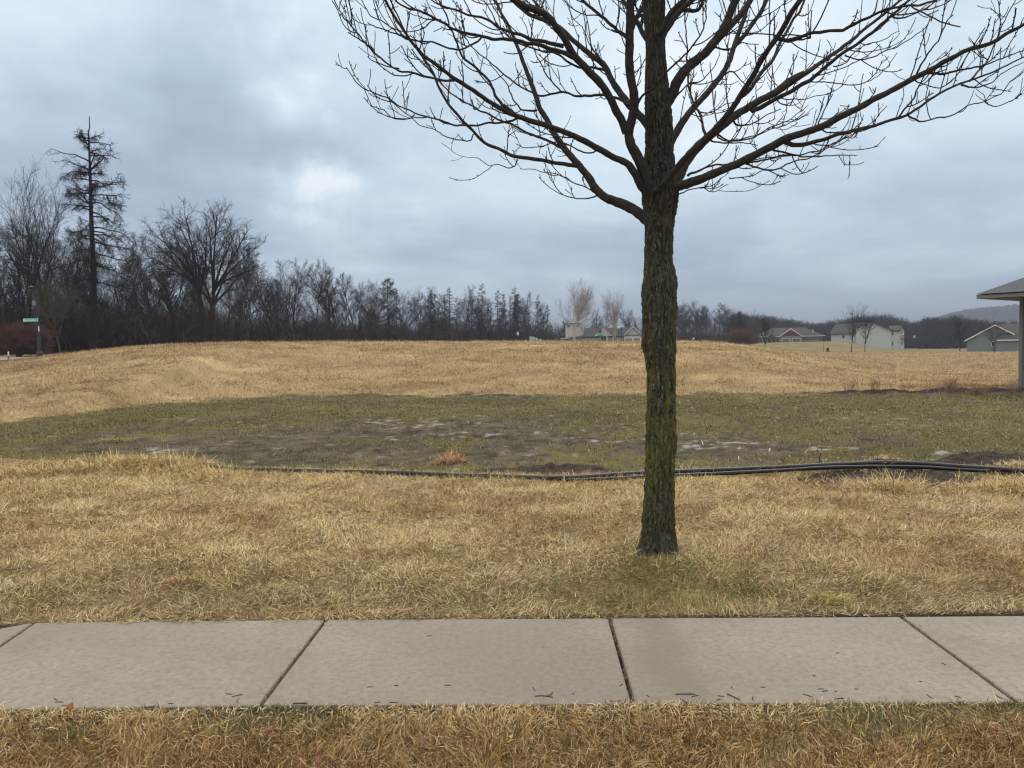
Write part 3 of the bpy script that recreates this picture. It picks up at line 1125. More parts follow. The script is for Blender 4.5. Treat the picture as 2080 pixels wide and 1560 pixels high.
def make_trunk(root):
    ny, na = 760, 190
    ys = np.linspace(-420, 1150, ny)
    l, r = np.interp(ys, trunk_tab[:, 0], trunk_tab[:, 1]), np.interp(ys, trunk_tab[:, 0], trunk_tab[:, 2])
    k = np.ones(9) / 9

    def sm(a):
        return np.convolve(np.pad(a, 4, mode='edge'), k, 'valid')
    l, r = sm(l), sm(r)
    c = PA(np.stack([(l + r) / 2, ys], 1), np.full(ny, D0))
    rad = (r - l) / 2 * D0 / F - .004
    th = np.linspace(0, 2 * math.pi, na, endpoint=False)
    TH, R_ = np.meshgrid(th, rad)
    Zc = np.repeat(c[:, 2:3], na, 1)
    # worley plates stretched along the trunk
    q = np.stack([np.cos(TH) * R_, np.sin(TH) * R_, Zc * .15 + .012 * (fbm(TH * 5, Zc * 4, 91) - .5)], -1).reshape(-1, 3)
    wob = np.stack([fbm(q[:, 2] * 130, TH.ravel() * 4, 1) - .5, fbm(q[:, 2] * 130 + 9, TH.ravel() * 4, 2) - .5, np.zeros(len(q))], 1) * .034
    q = q + wob

    def worley(q, cell, seed):
        g = np.floor(q / cell)
        f1 = np.full(len(q), 9.)
        f2 = np.full(len(q), 9.)
        for dx in (-1, 0, 1):
            for dy in (-1, 0, 1):
                for dz in (-1, 0, 1):
                    gi = g + np.array([dx, dy, dz])
                    hx = _hash(gi[:, 0] + gi[:, 2] * 131, gi[:, 1], seed)
                    hy = _hash(gi[:, 0] + gi[:, 2] * 131, gi[:, 1], seed + 1)
                    hz = _hash(gi[:, 0] + gi[:, 2] * 131, gi[:, 1], seed + 2)
                    d = np.linalg.norm((gi + np.stack([hx, hy, hz], 1)) * cell - q, axis=1) / cell
                    n1 = d < f1
                    f2 = np.where(n1, f1, np.minimum(f2, d))
                    f1 = np.where(n1, d, f1)
        return f1, f2
    f1, f2 = worley(q, .024, 5)
    crack = np.clip((f2 - f1) * 2.6, 0, 1)
    g1, g2 = worley(q * np.array([1, 1, 1.8]), .0095, 8)
    fine = np.clip((g2 - g1) * 2.2, 0, 1)
    cid = fbm(q[:, 0] * 90, q[:, 2] * 160 + q[:, 1] * 70, 33)
    zt = Zc.ravel()
    rough = .35 + .65 * (1 - sstep(3.0, 4.2, zt))
    lump = fbm(TH.ravel() * 1.6 + 3, zt * 3.2, 44) - .5
    d = (crack ** .5 - .8) * .012 * rough + (fine ** .6 - .6) * .006 * rough + (cid - .5) * .022 * rough + lump * .012
    fur = 1 - np.abs(2 * fbm(TH.ravel() * 7 + 2.5 * fbm(TH.ravel() * 2, zt * 2, 46), zt * 1.6, 47, 3) - 1)
    d = d - np.clip(fur - .76, 0, .24) * 4.2 * .012 * rough
    # root flare ridges
    fl = np.exp(-np.clip(zt, 0, None) / .13)
    d = d + fl * .032 * np.sin(TH.ravel() * 5 + 1.2)
    Rr = R_.ravel() + d
    V = np.stack([np.repeat(c[:, 0:1], na, 1).ravel() + np.cos(TH.ravel()) * Rr, np.repeat(c[:, 1:2], na, 1).ravel() + np.sin(TH.ravel()) * Rr, zt], 1)
    i, j = np.meshgrid(np.arange(ny - 1), np.arange(na), indexing='ij')
    j2 = (j + 1) % na
    Q = np.stack([i * na + j, (i + 1) * na + j, (i + 1) * na + j2, i * na + j2], -1).reshape(-1, 4)
    # albedo: grey brown bark varying from plate to plate, lichen and moss where it grows
    n1 = fbm(TH.ravel() * 3, zt * 4, 55)
    n2 = fbm(TH.ravel() * 14, zt * 16, 56)
    base = lerp(np.array([.030, .025, .020]), np.array([.150, .130, .105]), np.clip(.42 + (cid - .5) * 1.7 + (n2 - .5) * .9, 0, 1))
    low = 1 - sstep(2.2, 3.1, zt)
    base = lerp(base, base * np.array([.90, .98, .80]), np.clip(low + .15, 0, 1))
    mossz = sstep(.15, .7, zt) * (1 - sstep(1.35, 2.0, zt))
    moss = np.clip((n1 * .8 + n2 * .6 - .60) * 4.2, 0, 1) * mossz * np.clip(crack + .35, 0, 1)
    base = lerp(base, np.array([.185, .175, .032]) * (.6 + .7 * n2[:, None]), moss * .85)
    gmoss = np.clip((fbm(TH.ravel() * 4 + 7, zt * 5, 58) - .48) * 5, 0, 1) * low
    base = lerp(base, np.array([.085, .090, .045]) * np.ones_like(base), gmoss * .55)
    fleck = (fbm(TH.ravel() * 30, zt * 11 + 40 * fbm(TH.ravel() * 6, zt * 3, 61), 60, 2) > .81) & (fine > .3)
    base[fleck] = np.array([.36, .32, .26])
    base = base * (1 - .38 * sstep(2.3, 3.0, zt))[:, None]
    brn = np.clip((fbm(TH.ravel() * 2 + 31, zt * 2.5, 62) - .52) * 5, 0, 1)
    base = lerp(base, base * np.array([1.18, 1.0, .88]), brn * .7)
    m = mat('maple_bark', attr=True, rough=.85, spec=.25, var=(.55, .55, .55), scale=160, bump=.002, bscale=260)
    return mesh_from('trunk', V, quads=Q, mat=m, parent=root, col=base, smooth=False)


limbs = {
    # name: (depth drift per metre, start depth offset, [ (parent index or None, r0, r1, [(frame, pts)...]) ])
    'a': (.35, 0, [
        (None, .048, .010, [('L', [(1990, 1370), (1915, 1305), (1830, 1245), (1740, 1212), (1680, 1185), (1630, 1140), (1600, 1085), (1540, 1010), (1480, 940), (1420, 860), (1365, 770), (1300, 660), (1270, 570), (1235, 480), (1200, 390), (1170, 300), (1130, 200), (1080, 110), (1040, 30), (1020, 0)])]),
        (0, .020, .005, [('L', [(1525, 1003), (1490, 1000), (1400, 985), (1280, 965), (1150, 945), (1050, 900), (960, 860), (890, 790), (800, 695), (740, 620), (690, 530), (650, 430), (600, 360), (540, 280), (480, 180), (420, 60), (395, 0)])]),
        (0, .007, .003, [('L', [(1640, 1165), (1560, 1120), (1500, 1100), (1400, 1050), (1300, 1030), (1180, 1015)])]),
        (0, .007, .003, [('L', [(1640, 1180), (1590, 1195), (1510, 1200), (1420, 1160), (1370, 1080), (1340, 1020)])]),
        (0, .015, .004, [('L', [(1430, 885), (1370, 865), (1300, 830), (1200, 790), (1100, 745), (1000, 700), (900, 650), (820, 600), (730, 530), (650, 450), (590, 370), (520, 300)])]),
        (1, .006, .003, [('L', [(1160, 960), (1140, 1000), (1100, 1010), (1040, 990), (980, 990), (915, 955)])]),
        (1, .006, .003, [('L', [(900, 810), (880, 850), (820, 850), (740, 830), (680, 790), (620, 765), (560, 750), (520, 710)])]),
        (0, .010, .003, [('L', [(1280, 665), (1200, 660), (1150, 610), (1100, 510), (1040, 440), (990, 380)])])]),
    'b': (-.4, -.04, [
        (None, .034, .007, [('L', [(1960, 1190), (1900, 1110), (1860, 1030), (1820, 985), (1740, 950), (1650, 900), (1560, 850), (1440, 795), (1330, 755), (1200, 715), (1130, 690), (1000, 620), (900, 550), (790, 480), (700, 410), (600, 340), (530, 260), (440, 130), (370, 20), (355, 0)])]),
        (0, .009, .0035, [('L', [(1180, 715), (1100, 738), (1000, 745), (880, 765), (750, 745), (640, 710), (550, 690), (450, 640), (350, 580), (250, 545), (185, 490), (135, 410)])]),
        (1, .005, .003, [('L', [(540, 688), (500, 712), (420, 712), (340, 660), (265, 635)])]),
        (0, .009, .0035, [('L', [(790, 482), (700, 485), (600, 460), (520, 440), (400, 400), (310, 320), (240, 250), (160, 155), (100, 90), (60, 0)])]),
        (3, .005, .003, [('L', [(245, 252), (180, 225), (140, 195)])]),
        (3, .005, .003, [('L', [(450, 415), (380, 400), (310, 375), (255, 335)])]),
        (0, .006, .003, [('L', [(520, 245), (420, 205), (330, 170), (255, 135)])]),
        (0, .012, .004, [('L', [(1150, 690), (1050, 600), (1000, 500), (900, 400), (830, 340), (780, 230), (740, 120), (700, 40), (680, 0)])]),
        (0, .007, .003, [('L', [(1650, 900), (1600, 930), (1500, 890), (1400, 860), (1330, 880), (1230, 890), (1150, 870)])])]),
    'c': (-.25, -.06, [
        (None, .044, .030, [('L', [(1985, 1190), (1940, 1080), (1895, 960), (1850, 880), (1832, 800), (1858, 700), (1866, 600), (1846, 450), (1836, 300), (1842, 150), (1842, 0)])]),
        (0, .032, .022, [('L', [(1820, 800), (1775, 700), (1722, 600), (1660, 500), (1580, 420), (1500, 330), (1440, 230), (1370, 130), (1310, 75), (1230, 50), (1140, 0)])]),
        (1, .012, .009, [('L', [(1320, 80), (1290, 40), (1260, 0)])]),
        (1, .018, .005, [('L', [(1540, 365), (1440, 322), (1300, 275), (1180, 246), (1060, 235), (940, 215), (790, 180), (680, 120), (580, 70), (500, 50), (430, 0)])]),
        (3, .008, .003, [('L', [(945, 225), (900, 270), (800, 297), (640, 258), (520, 240), (450, 210), (350, 130), (280, 90), (220, 0)])]),
        (1, .016, .005, [('L', [(1440, 280), (1330, 252), (1200, 220), (1080, 180), (960, 110), (840, 80), (720, 35), (640, 0)])]),
        (0, .013, .004, [('L', [(1850, 640), (1770, 600), (1660, 572), (1530, 577), (1430, 560), (1300, 577), (1170, 520), (1080, 450), (990, 370), (900, 290), (840, 220), (770, 140)])]),
        (0, .014, .010, [('L', [(1845, 240), (1770, 180), (1690, 110), (1610, 50), (1550, 0)])]),
        (0, .020, .016, [('L', [(1846, 190), (1880, 110), (1920, 40), (1945, 0)])]),
        (3, .005, .003, [('L', [(700, 120), (650, 125), (610, 160), (575, 168)])]),
        (6, .007, .003, [('L', [(1430, 560), (1360, 480), (1310, 400), (1260, 300), (1220, 180), (1180, 100)])])]),
    'd': (.5, .05, [
        (None, .036, .014, [('L', [(1960, 780), (1920, 720), (1860, 660), (1780, 560), (1720, 470), (1680, 390), (1600, 330), (1500, 245), (1410, 160), (1330, 125), (1240, 90), (1150, 20), (1130, 0)])]),
        (0, .012, .004, [('L', [(1700, 430), (1600, 410), (1500, 400), (1400, 330), (1330, 310), (1240, 290), (1130, 240), (1060, 180), (1010, 90), (960, 0)])]),
        (0, .008, .003, [('L', [(1850, 650), (1800, 560), (1740, 480), (1700, 400), (1620, 300), (1560, 180), (1500, 110), (1480, 40)])])]),
    'e': (.4, .06, [
        (None, .022, .016, [('M', [(400, 300), (355, 240), (300, 140), (250, 60), (210, 0)])]),
        (0, .010, .006, [('M', [(340, 210), (330, 120), (300, 40), (280, 0)])])]),
    'f': (-.3, -.04, [
        (None, .042, .008, [('M', [(500, 1260), (575, 1235), (640, 1210), (760, 1170), (900, 1110), (1010, 1062)]), ('R', [(620, 850), (750, 800), (850, 768), (1000, 690), (1090, 645), (1250, 560), (1420, 472), (1500, 430), (1600, 370), (1720, 310), (1850, 270), (1920, 240), (2000, 190), (2080, 150), (2200, 90), (2300, 20)])]),
        (0, .020, .005, [('R', [(625, 850), (700, 878), (850, 850), (1000, 800), (1150, 765), (1250, 735), (1380, 690), (1500, 610), (1640, 530), (1770, 480), (1900, 430), (2080, 345), (2180, 290)])]),
        (1, .008, .003, [('R', [(1375, 690), (1420, 715), (1470, 730), (1620, 700), (1740, 640), (1900, 590), (2000, 500), (2080, 430)])]),
        (2, .005, .003, [('R', [(1845, 610), (1880, 635), (1930, 640), (2010, 605), (2070, 567)])]),
        (1, .009, .0035, [('R', [(1320, 710), (1390, 630), (1440, 530), (1490, 420), (1510, 380)])]),
        (1, .008, .003, [('R', [(1700, 512), (1760, 525), (1840, 515), (1960, 440), (2080, 375)])]),
        (0, .010, .004, [('R', [(1495, 435), (1600, 450), (1720, 415), (1850, 390), (1960, 350), (2080, 300)])]),
        (0, .007, .0035, [('R', [(1420, 470), (1470, 370), (1530, 290), (1590, 180), (1625, 110), (1655, 88)])]),
        (0, .007, .003, [('R', [(835, 790), (838, 750), (870, 680), (905, 580), (932, 490)])]),
        (1, .008, .0035, [('R', [(1750, 490), (1840, 390), (1900, 280), (1960, 120), (2030, 0)])]),
        (0, .010, .003, [('R', [(380, 985), (450, 975), (520, 965), (620, 945), (750, 930), (850, 900), (950, 860), (1050, 810), (1120, 775)])]),
        (0, .009, .003, [('R', [(400, 980), (460, 1010), (560, 1025), (650, 990), (760, 960), (900, 890), (1040, 812)])]),
        (0, .009, .003, [('R', [(555, 900), (620, 920), (700, 935), (800, 945), (900, 940), (1000, 935), (1080, 944)])]),
        (0, .006, .003, [('R', [(0, 1170), (60, 1145), (150, 1130), (210, 1105), (300, 1042)])]),
        (13, .004, .003, [('R', [(150, 1130), (180, 1155), (215, 1155), (292, 1115)])]),
        (0, .005, .003, [('R', [(300, 1072), (360, 1078), (410, 1068), (500, 1035), (540, 1010)])]),
        (0, .011, .003, [('R', [(50, 1060), (130, 1020), (200, 1000), (300, 990), (380, 975), (470, 965), (560, 950), (700, 940)])]),
        (0, .006, .003, [('R', [(845, 775), (900, 800), (1000, 790), (1100, 790), (1160, 770), (1190, 715), (1250, 640)])]),
        (0, .005, .003, [('R', [(1420, 480), (1470, 505), (1560, 525), (1620, 505), (1680, 440), (1720, 370)])])]),
    'g': (.4, .02, [
        (None, .050, .010, [('M', [(530, 1260), (575, 1180), (610, 1090), (690, 990), (780, 900), (880, 820), (940, 770), (1050, 700), (1200, 620), (1300, 540), (1400, 490)]), ('R', [(560, 575), (680, 490), (790, 425), (900, 345), (1000, 270), (1100, 190), (1200, 110), (1290, 40), (1340, 0)])]),
        (0, .022, .010, [('R', [(430, 675), (480, 655), (560, 610), (680, 550), (790, 480), (850, 430), (960, 340), (1080, 260), (1200, 165), (1290, 90), (1390, 0)])]),
        (0, .010, .004, [('R', [(1280, 95), (1330, 105), (1400, 90), (1520, 50), (1640, 0)])]),
        (1, .007, .003, [('R', [(1000, 330), (1060, 355), (1120, 360), (1230, 320), (1350, 260), (1460, 190), (1540, 88)])]),
        (1, .006, .003, [('R', [(790, 485), (850, 500), (950, 500), (1080, 512), (1180, 470), (1250, 410), (1315, 320)])]),
        (0, .006, .003, [('R', [(560, 580), (630, 595), (700, 597), (850, 580), (920, 560), (990, 515)])]),
        (1, .006, .003, [('R', [(590, 600), (630, 635), (680, 640), (720, 632)])]),
        (0, .009, .003, [('M', [(785, 920), (830, 935), (950, 940), (1060, 945)]), ('R', [(470, 875)])]),
        (0, .008, .003, [('M', [(830, 890), (900, 930), (980, 920), (1080, 900), (1180, 860), (1240, 800), (1275, 765)])]),
        (0, .010, .004, [('R', [(310, 700), (340, 750), (390, 755), (450, 735), (540, 690), (610, 660)])]),
        (1, .006, .003, [('R', [(930, 400), (1000, 380), (1080, 300), (1200, 250), (1270, 220), (1325, 180)])]),
        (0, .008, .003, [('R', [(230, 820), (280, 850), (400, 840), (500, 800), (600, 745), (660, 720), (720, 680), (780, 635)])])]),
    'h': (-.6, -.13, [
        (None, .028, .016, [('M', [(420, 1265), (470, 1225), (540, 1140), (620, 1050), (700, 975), (780, 895), (850, 820), (920, 730), (980, 650), (1050, 535), (1110, 425), (1170, 330), (1240, 230), (1310, 110), (1380, 0)])]),
        (0, .013, .005, [('R', [(590, 238), (660, 245), (800, 205), (960, 185), (1100, 122), (1200, 80), (1300, 45), (1400, 35), (1500, 20), (1560, 0)])]),
        (0, .016, .009, [('M', [(1000, 630), (1060, 570), (1170, 430), (1260, 270), (1340, 130), (1420, 0)])]),
        (0, .012, .004, [('M', [(780, 905), (745, 860), (720, 750), (690, 700), (655, 590), (640, 450), (640, 300), (622, 150), (620, 0)])]),
        (0, .007, .003, [('M', [(1220, 250), (1280, 270), (1380, 260), (1430, 240)]), ('R', [(350, 200), (420, 150), (500, 60)])])]),
    'i': (.7, .06, [
        (None, .036, .018, [('M', [(500, 1000), (545, 910), (575, 850), (640, 760), (760, 620), (860, 500), (920, 380), (960, 270), (1000, 150), (1045, 0)])]),
        (0, .020, .014, [('M', [(950, 300), (1040, 200), (1110, 100), (1170, 0)])]),
        (0, .007, .003, [('M', [(690, 710), (740, 740), (820, 730), (900, 690), (1000, 640)])]),
        (0, .006, .003, [('M', [(560, 850), (600, 790), (650, 760), (720, 770), (780, 760)])]),
        (0, .008, .003, [('M', [(860, 500), (940, 480), (1000, 540), (1060, 560), (1130, 510)])])]),
    'j': (-.1, 0, [
        (None, .046, .030, [('M', [(470, 740), (530, 640), (570, 540), (650, 440), (760, 345), (830, 260), (880, 180), (920, 90), (960, 0)])]),
        (0, .032, .024, [('M', [(820, 275), (900, 190), (980, 110), (1060, 0)])]),
        (0, .009, .003, [('M', [(800, 290), (860, 320), (930, 325), (1000, 290), (1100, 290)])]),
        (0, .008, .003, [('M', [(560, 640), (640, 560), (720, 540), (800, 470), (855, 360)])])]),
    'k': (-.5, -.12, [
        (None, .011, .004, [('M', [(300, 690), (340, 640), (420, 565), (530, 450), (640, 340), (690, 280), (735, 200), (760, 80), (765, 0)])])]),
    'l': (.35, .05, [
        (None, .030, .022, [('M', [(450, 290), (490, 210), (530, 140), (590, 70), (650, 20), (670, 0)])]),
        (0, .018, .010, [('M', [(600, 70), (690, 75), (730, 40), (745, 0)])])]),
    'm': (-.3, -.06, [
        (None, .026, .020, [('M', [(440, 230), (485, 180), (510, 110), (560, 50), (620, 0)])])]),
}


def catmull(p, n):
    p = np.asarray(p, float)
    q = np.vstack([2 * p[0] - p[1], p, 2 * p[-1] - p[-2]])
    out = []
    for i in range(len(p) - 1):
        a, b, c, d = q[i:i + 4]
        t = np.linspace(0, 1, n, endpoint=False)[:, None]
        out.append(.5 * (2 * b + (c - a) * t + (2 * a - 5 * b + 4 * c - d) * t ** 2 + (3 * b - a - 3 * c + d) * t ** 3))
    out.append(p[-1:])
    return np.vstack(out)


def make_maple():
    rg = np.random.default_rng(77)
    root = empty('maple_tree', (TREE[0], TREE[1], 0))
    tag(root, 'bare street tree with mossy furrowed trunk and upswept limbs beside the pavement', 'tree')
    inv = Matrix.Translation((-TREE[0], -TREE[1], 0))
    parts = [make_trunk(root)]
    mb = mat('maple_limb', (.030, .025, .022), .9, .12, var=(.060, .053, .047), scale=28, detail=6, bump=.006, bscale=70)
    mt = mat('maple_twig', (.030, .025, .025), .8, .25, var=(.05, .043, .04), scale=30)
    order = 0
    for key, (drift, off, paths) in limbs.items():
        limb, twig = TubeAcc(), TubeAcc()
        world_paths = []
        for pi, (par, r0, r1, segs) in enumerate(paths):
            px = []
            for fr, pts in segs:
                ox, oy, sc = FR[fr]
                px += [(ox + u / sc, oy + v / sc) for u, v in pts]
            px = catmull(px, 7)
            dl = np.concatenate([[0], np.cumsum(np.linalg.norm(np.diff(px, axis=0), axis=1))]) * D0 / F
            if par is None:
                dep = D0 + off + drift * dl
            else:
                ppx, pdep = world_paths[par][:2]
                i = np.argmin(np.linalg.norm(ppx - px[0], axis=1))
                dep = pdep[i] + (rg.uniform(-.55, .55)) * dl
            amp = .5 + .5 * (r0 < .02)
            jit = np.stack([fbm(dl * 11, dl * 0 + pi, 7) - .5, fbm(dl * 11, dl * 0 + pi + 50, 8) - .5], 1) * amp * 8.0
            jit[0] = 0
            W = PA(px + jit, dep)
            ext = 0
            if px[-1, 1] < 14:      # the photo cuts it off: the branch itself goes on
                t = W[-1] - W[-4]
                t /= np.linalg.norm(t)
                L = rg.uniform(.6, 1.2) * (.5 + r1 * 60)
                L = min(L, 1.9 if r1 > .006 else .4)
                e = []
                p = W[-1].copy()
                for k in range(9):
                    t = t + np.array([0, 0, .05]) + rg.normal(0, .06, 3)
                    t /= np.linalg.norm(t)
                    p = p + t * L / 9
                    e.append(p.copy())
                W = np.vstack([W, np.array(e)])
                ext = 9
            n = len(W)
            s = np.linspace(0, 1, n - ext)
            R_ = r0 + (r1 - r0) * s ** .75
            if ext:
                R_ = np.concatenate([R_, np.linspace(r1, .004, ext)])
            R_ = R_ * (1 + .22 * (fbm(np.arange(n) * .7, np.full(n, pi * 3.), 12) - .5))
            limb.add(W[None], R_[None], 9 if r0 > .02 else 6)
            world_paths.append((px, dep, W, R_))
            # twigs: leave at a wide angle and hook upwards
            Ltot = np.linalg.norm(np.diff(W, axis=0), axis=1).sum()
            thick = r0 > .025
            nt = max(3, int(Ltot * (5.8 if not thick else 4.0)))
            a, b = grow(rg, W[None], R_[None], nt, .12 if not thick else .3, 1.0, 50, 14, lambda t, L_: .12 + .30 * rg.random(t.shape) ** 1.5, .12, .085, 10, .0052, .0034, flat=.25)
            twig.add(a, b, 4)
            c, d = grow(rg, a, b, 2, .3, 1.0, 50, 15, lambda t, L_: .03 + .12 * rg.random(t.shape), .12, .09, 6, .0038, .0030)
            k = rg.random(len(c)) < .75
            twig.add(c[k], d[k], 4)
            # buds: short stubs, some in opposite pairs
            e, f = grow(rg, a, b, 3, .3, 1.0, 45, 10, lambda t, L_: .014 + .016 * rg.random(t.shape), .05, .02, 3, .0036, .0030)
            k = rg.random(len(e)) < .6
            twig.add(e[k], f[k] * np.array([[.8, 1.25, .7]]), 4)
        lo = limb.build('limb', mb, root)
        tw = twig.build('twigs', mt, lo)
        tag(tw, kind='stuff')
        parts.append(lo)
    # geometry is in world coordinates: shift under the root
    for p in parts:
        p.matrix_parent_inverse = inv
    return root


make_maple()

# ------------------------------------------------------------------ wood: tree kinds
KEEP = {}


def deciduous(name, seed, Hh, tf, r0, n1, a1, l1, up1, t1=.3, n2=6, n3=5, n4=3, mb='wood_bark', mt='wood_twig', stems=1, lean=.04, tw=.010, flatten=None, l2=.5, spread=0.0, pale_limbs=False):
    rg = np.random.default_rng(seed)
    K = 11
    tr, cr = TubeAcc(), TubeAcc()
    P0 = np.zeros((stems, K, 3))
    for s in range(stems):
        d = np.array([rg.normal(0, lean + spread), rg.normal(0, lean + spread), 1.])
        p = np.zeros(3) + (np.array([rg.normal(0, .12), rg.normal(0, .12), 0]) if stems > 1 else 0)
        for k in range(K):
            P0[s, k] = p
            d = d + rg.normal(0, .06, 3) * (k > 1)
            d[2] = max(d[2], .6) + .05
            d /= np.linalg.norm(d)
            p = p + d * Hh * tf / (K - 1)
    tt = np.linspace(0, 1, K)
    taper = (.9 if tf > .7 else .45)
    R0 = np.repeat((r0 * (1 - taper * tt ** .9) * (1 + .5 * np.exp(-tt * 25)))[None], stems, 0)
    tr.add(P0, R0, 8)
    P1, R1 = grow(rg, P0, R0, n1, t1, 1.0, a1, 10, l1 if callable(l1) else (lambda t, L: l1 * Hh * (1.15 - .6 * t)), up1, .09, 9, r0 * .5, .016)
    P2, R2 = grow(rg, P1, R1, n2, .2, 1.0, 42, 12, lambda t, L: L * l2 * (1.2 - .6 * t), up1 * .8, .11, 6, .05, .012)
    P3, R3 = grow(rg, P2, R2, n3, .15, 1.0, 40, 14, lambda t, L: L * .55 * (1.15 - .5 * t), .06, .13, 5, .022, tw)
    P4, R4 = grow(rg, P3, R3, n4, .2, 1.0, 38, 14, lambda t, L: np.minimum(L * .6, 1.1) * (1.1 - .4 * t) + .12, .06, .12, 4, tw, tw * .75)
    (tr if pale_limbs else cr).add(P1, R1, 5)
    cr.add(P2, R2, 4)
    cr.add(P3, R3, 3)
    cr.add(P4, R4, 3)
    root = empty(name, (0, -500, 0))
    tr.build('trunk', M[mb], root)
    cr.build('crown', M[mt], root)
    root['H'] = Hh
    return root


def conifer_bare(name, seed, Hh, r0, nb, wid, droop, mb='wood_bark', mt='wood_twig', hang=True, prof=None, needles=False):
    """larch-like: straight leader, level boughs, short hanging twigs"""
    rg = np.random.default_rng(seed)
    tr, cr = TubeAcc(), TubeAcc()
    K = 14
    z = np.linspace(0, Hh, K)
    x = np.cumsum(rg.normal(0, .05, K))
    P0 = np.stack([x - x[0], np.cumsum(rg.normal(0, .05, K)), z], 1)[None]
    R0 = (r0 * (1 - .97 * (z / Hh)) + .015)[None]
    tr.add(P0, R0, 8)
    pf = prof or (lambda t: (1 - t) ** .85)
    P1, R1 = grow(rg, P0, R0, nb, .18, .97, 88, 9, lambda t, L: wid * Hh * pf(t) * (.55 + .7 * rg.random(t.shape)) + .15, -droop * .5, .05, 8, .06, .014, flat=.0)
    # boughs droop then lift at the tips
    s = np.linspace(0, 1, 8)
    lift = (s ** 3 * .25 - s * .10) * np.linalg.norm(P1[:, -1] - P1[:, 0], axis=1)[:, None]
    P1[:, :, 2] += lift
    P2, R2 = grow(rg, P1, R1, 9, .15, 1.0, 55, 14, lambda t, L: L * .32 * (1.1 - .5 * t) + .12, -.03, .10, 5, .022, .010, flat=.6)
    P3, R3 = grow(rg, P2, R2, 6, .1, 1.0, 60, 18, lambda t, L: .18 + .30 * rg.random(t.shape), -.14 if hang else .02, .14, 4, .010, .008)
    cr.add(P1, R1, 5)
    cr.add(P2, R2, 3)
    cr.add(P3, R3, 3)
    root = empty(name, (0, -500, 0))
    tr.build('trunk', M[mb], root)
    c = cr.build('crown', M[mt], root)
    if needles:
        P4, R4 = grow(rg, P3, R3, 5, .0, 1.0, 50, 20, lambda t, L: .16 + .16 * rg.random(t.shape), .02, .1, 3, .016, .012)
        n = TubeAcc()
        n.add(P4, R4, 3)
        nn = n.build('needles', M['needle'], root)
        nn['kind'] = 'stuff'
    root['H'] = Hh
    return root


slim = [deciduous('bare_tree', 100 + i, 14, .96, .17, 17, 36 + 4 * (i % 3), .30, .10, t1=.22 + .06 * (i % 3)) for i in range(4)]
fork = [deciduous('bare_tree', 200 + i, 15, .42, .24, 7, 30, lambda t, L: 8.2 + 0 * t, .07, t1=.55, n2=9) for i in range(3)]


def make_oak():
    rg = np.random.default_rng(88)
    tr, cr = TubeAcc(), TubeAcc()
    K = 11
    P0 = np.zeros((2, K, 3))
    for q, (sx, hh) in enumerate(((-.06, 7.6), (.10, 7.2))):
        t = np.linspace(0, 1, K)
        P0[q, :, 2] = t * hh
        P0[q, :, 0] = q * .5 + sx * (t * hh) + .15 * np.sin(t * 5 + q)
        P0[q, :, 1] = q * .3 + .1 * np.sin(t * 4)
    R0 = (.34 * (1 - .45 * np.linspace(0, 1, K)) * (1 + .4 * np.exp(-np.linspace(0, 1, K) * 20)))[None] * np.array([[1.], [.85]])
    tr.add(P0, R0, 9)
    P1 = []
    n = 22
    for i in range(n):
        a = i * 2.399963
        el = math.asin(.02 + .97 * ((i + .5) / n))
        q = i % 2
        if abs(math.sin(a)) < .8 and el < 1.2:
            q = 1 if math.cos(a) > 0 else 0
        s0 = P0[q, -1 - (i % 4)]
        e = np.array([math.cos(a) * math.cos(el) * 6.0 + .3, math.sin(a) * math.cos(el) * 6.0, 9.3 + math.sin(el) * 5.6]) * np.array([1, 1, 1])
        e += rg.normal(0, .25, 3)
        t = np.linspace(0, 1, 9)[:, None]
        mid = (s0 + e) / 2 + np.array([0, 0, -.5 + .5 * math.sin(el)]) + rg.normal(0, .35, 3)
        P1.append((1 - t) ** 2 * s0 + 2 * t * (1 - t) * mid + t ** 2 * e + rg.normal(0, .07, (9, 3)) * t)
    P1 = np.array(P1)
    R1 = np.linspace(.15, .03, 9)[None] * np.ones((n, 1))
    P2, R2 = grow(rg, P1, R1, 9, .25, 1., 40, 12, lambda t, L: L * .36 * (1.25 - .6 * t), .03, .12, 6, .05, .014)
    P3, R3 = grow(rg, P2, R2, 6, .2, 1., 42, 14, lambda t, L: L * .5 * (1.15 - .4 * t), .03, .13, 5, .022, .011)
    P4, R4 = grow(rg, P3, R3, 4, .2, 1., 40, 14, lambda t, L: np.minimum(L * .6, .8) + .1, .03, .12, 4, .011, .009)
    for a_, b_, c_ in ((P1, R1, 6), (P2, R2, 4), (P3, R3, 3), (P4, R4, 3)):
        cr.add(a_, b_, c_)
    root = empty('oak_tree', (0, -500, 0))
    tr.build('trunk', M['wood_bark'], root)
    cr.build('crown', M['wood_twig'], root)
    root['H'] = 15.
    return root


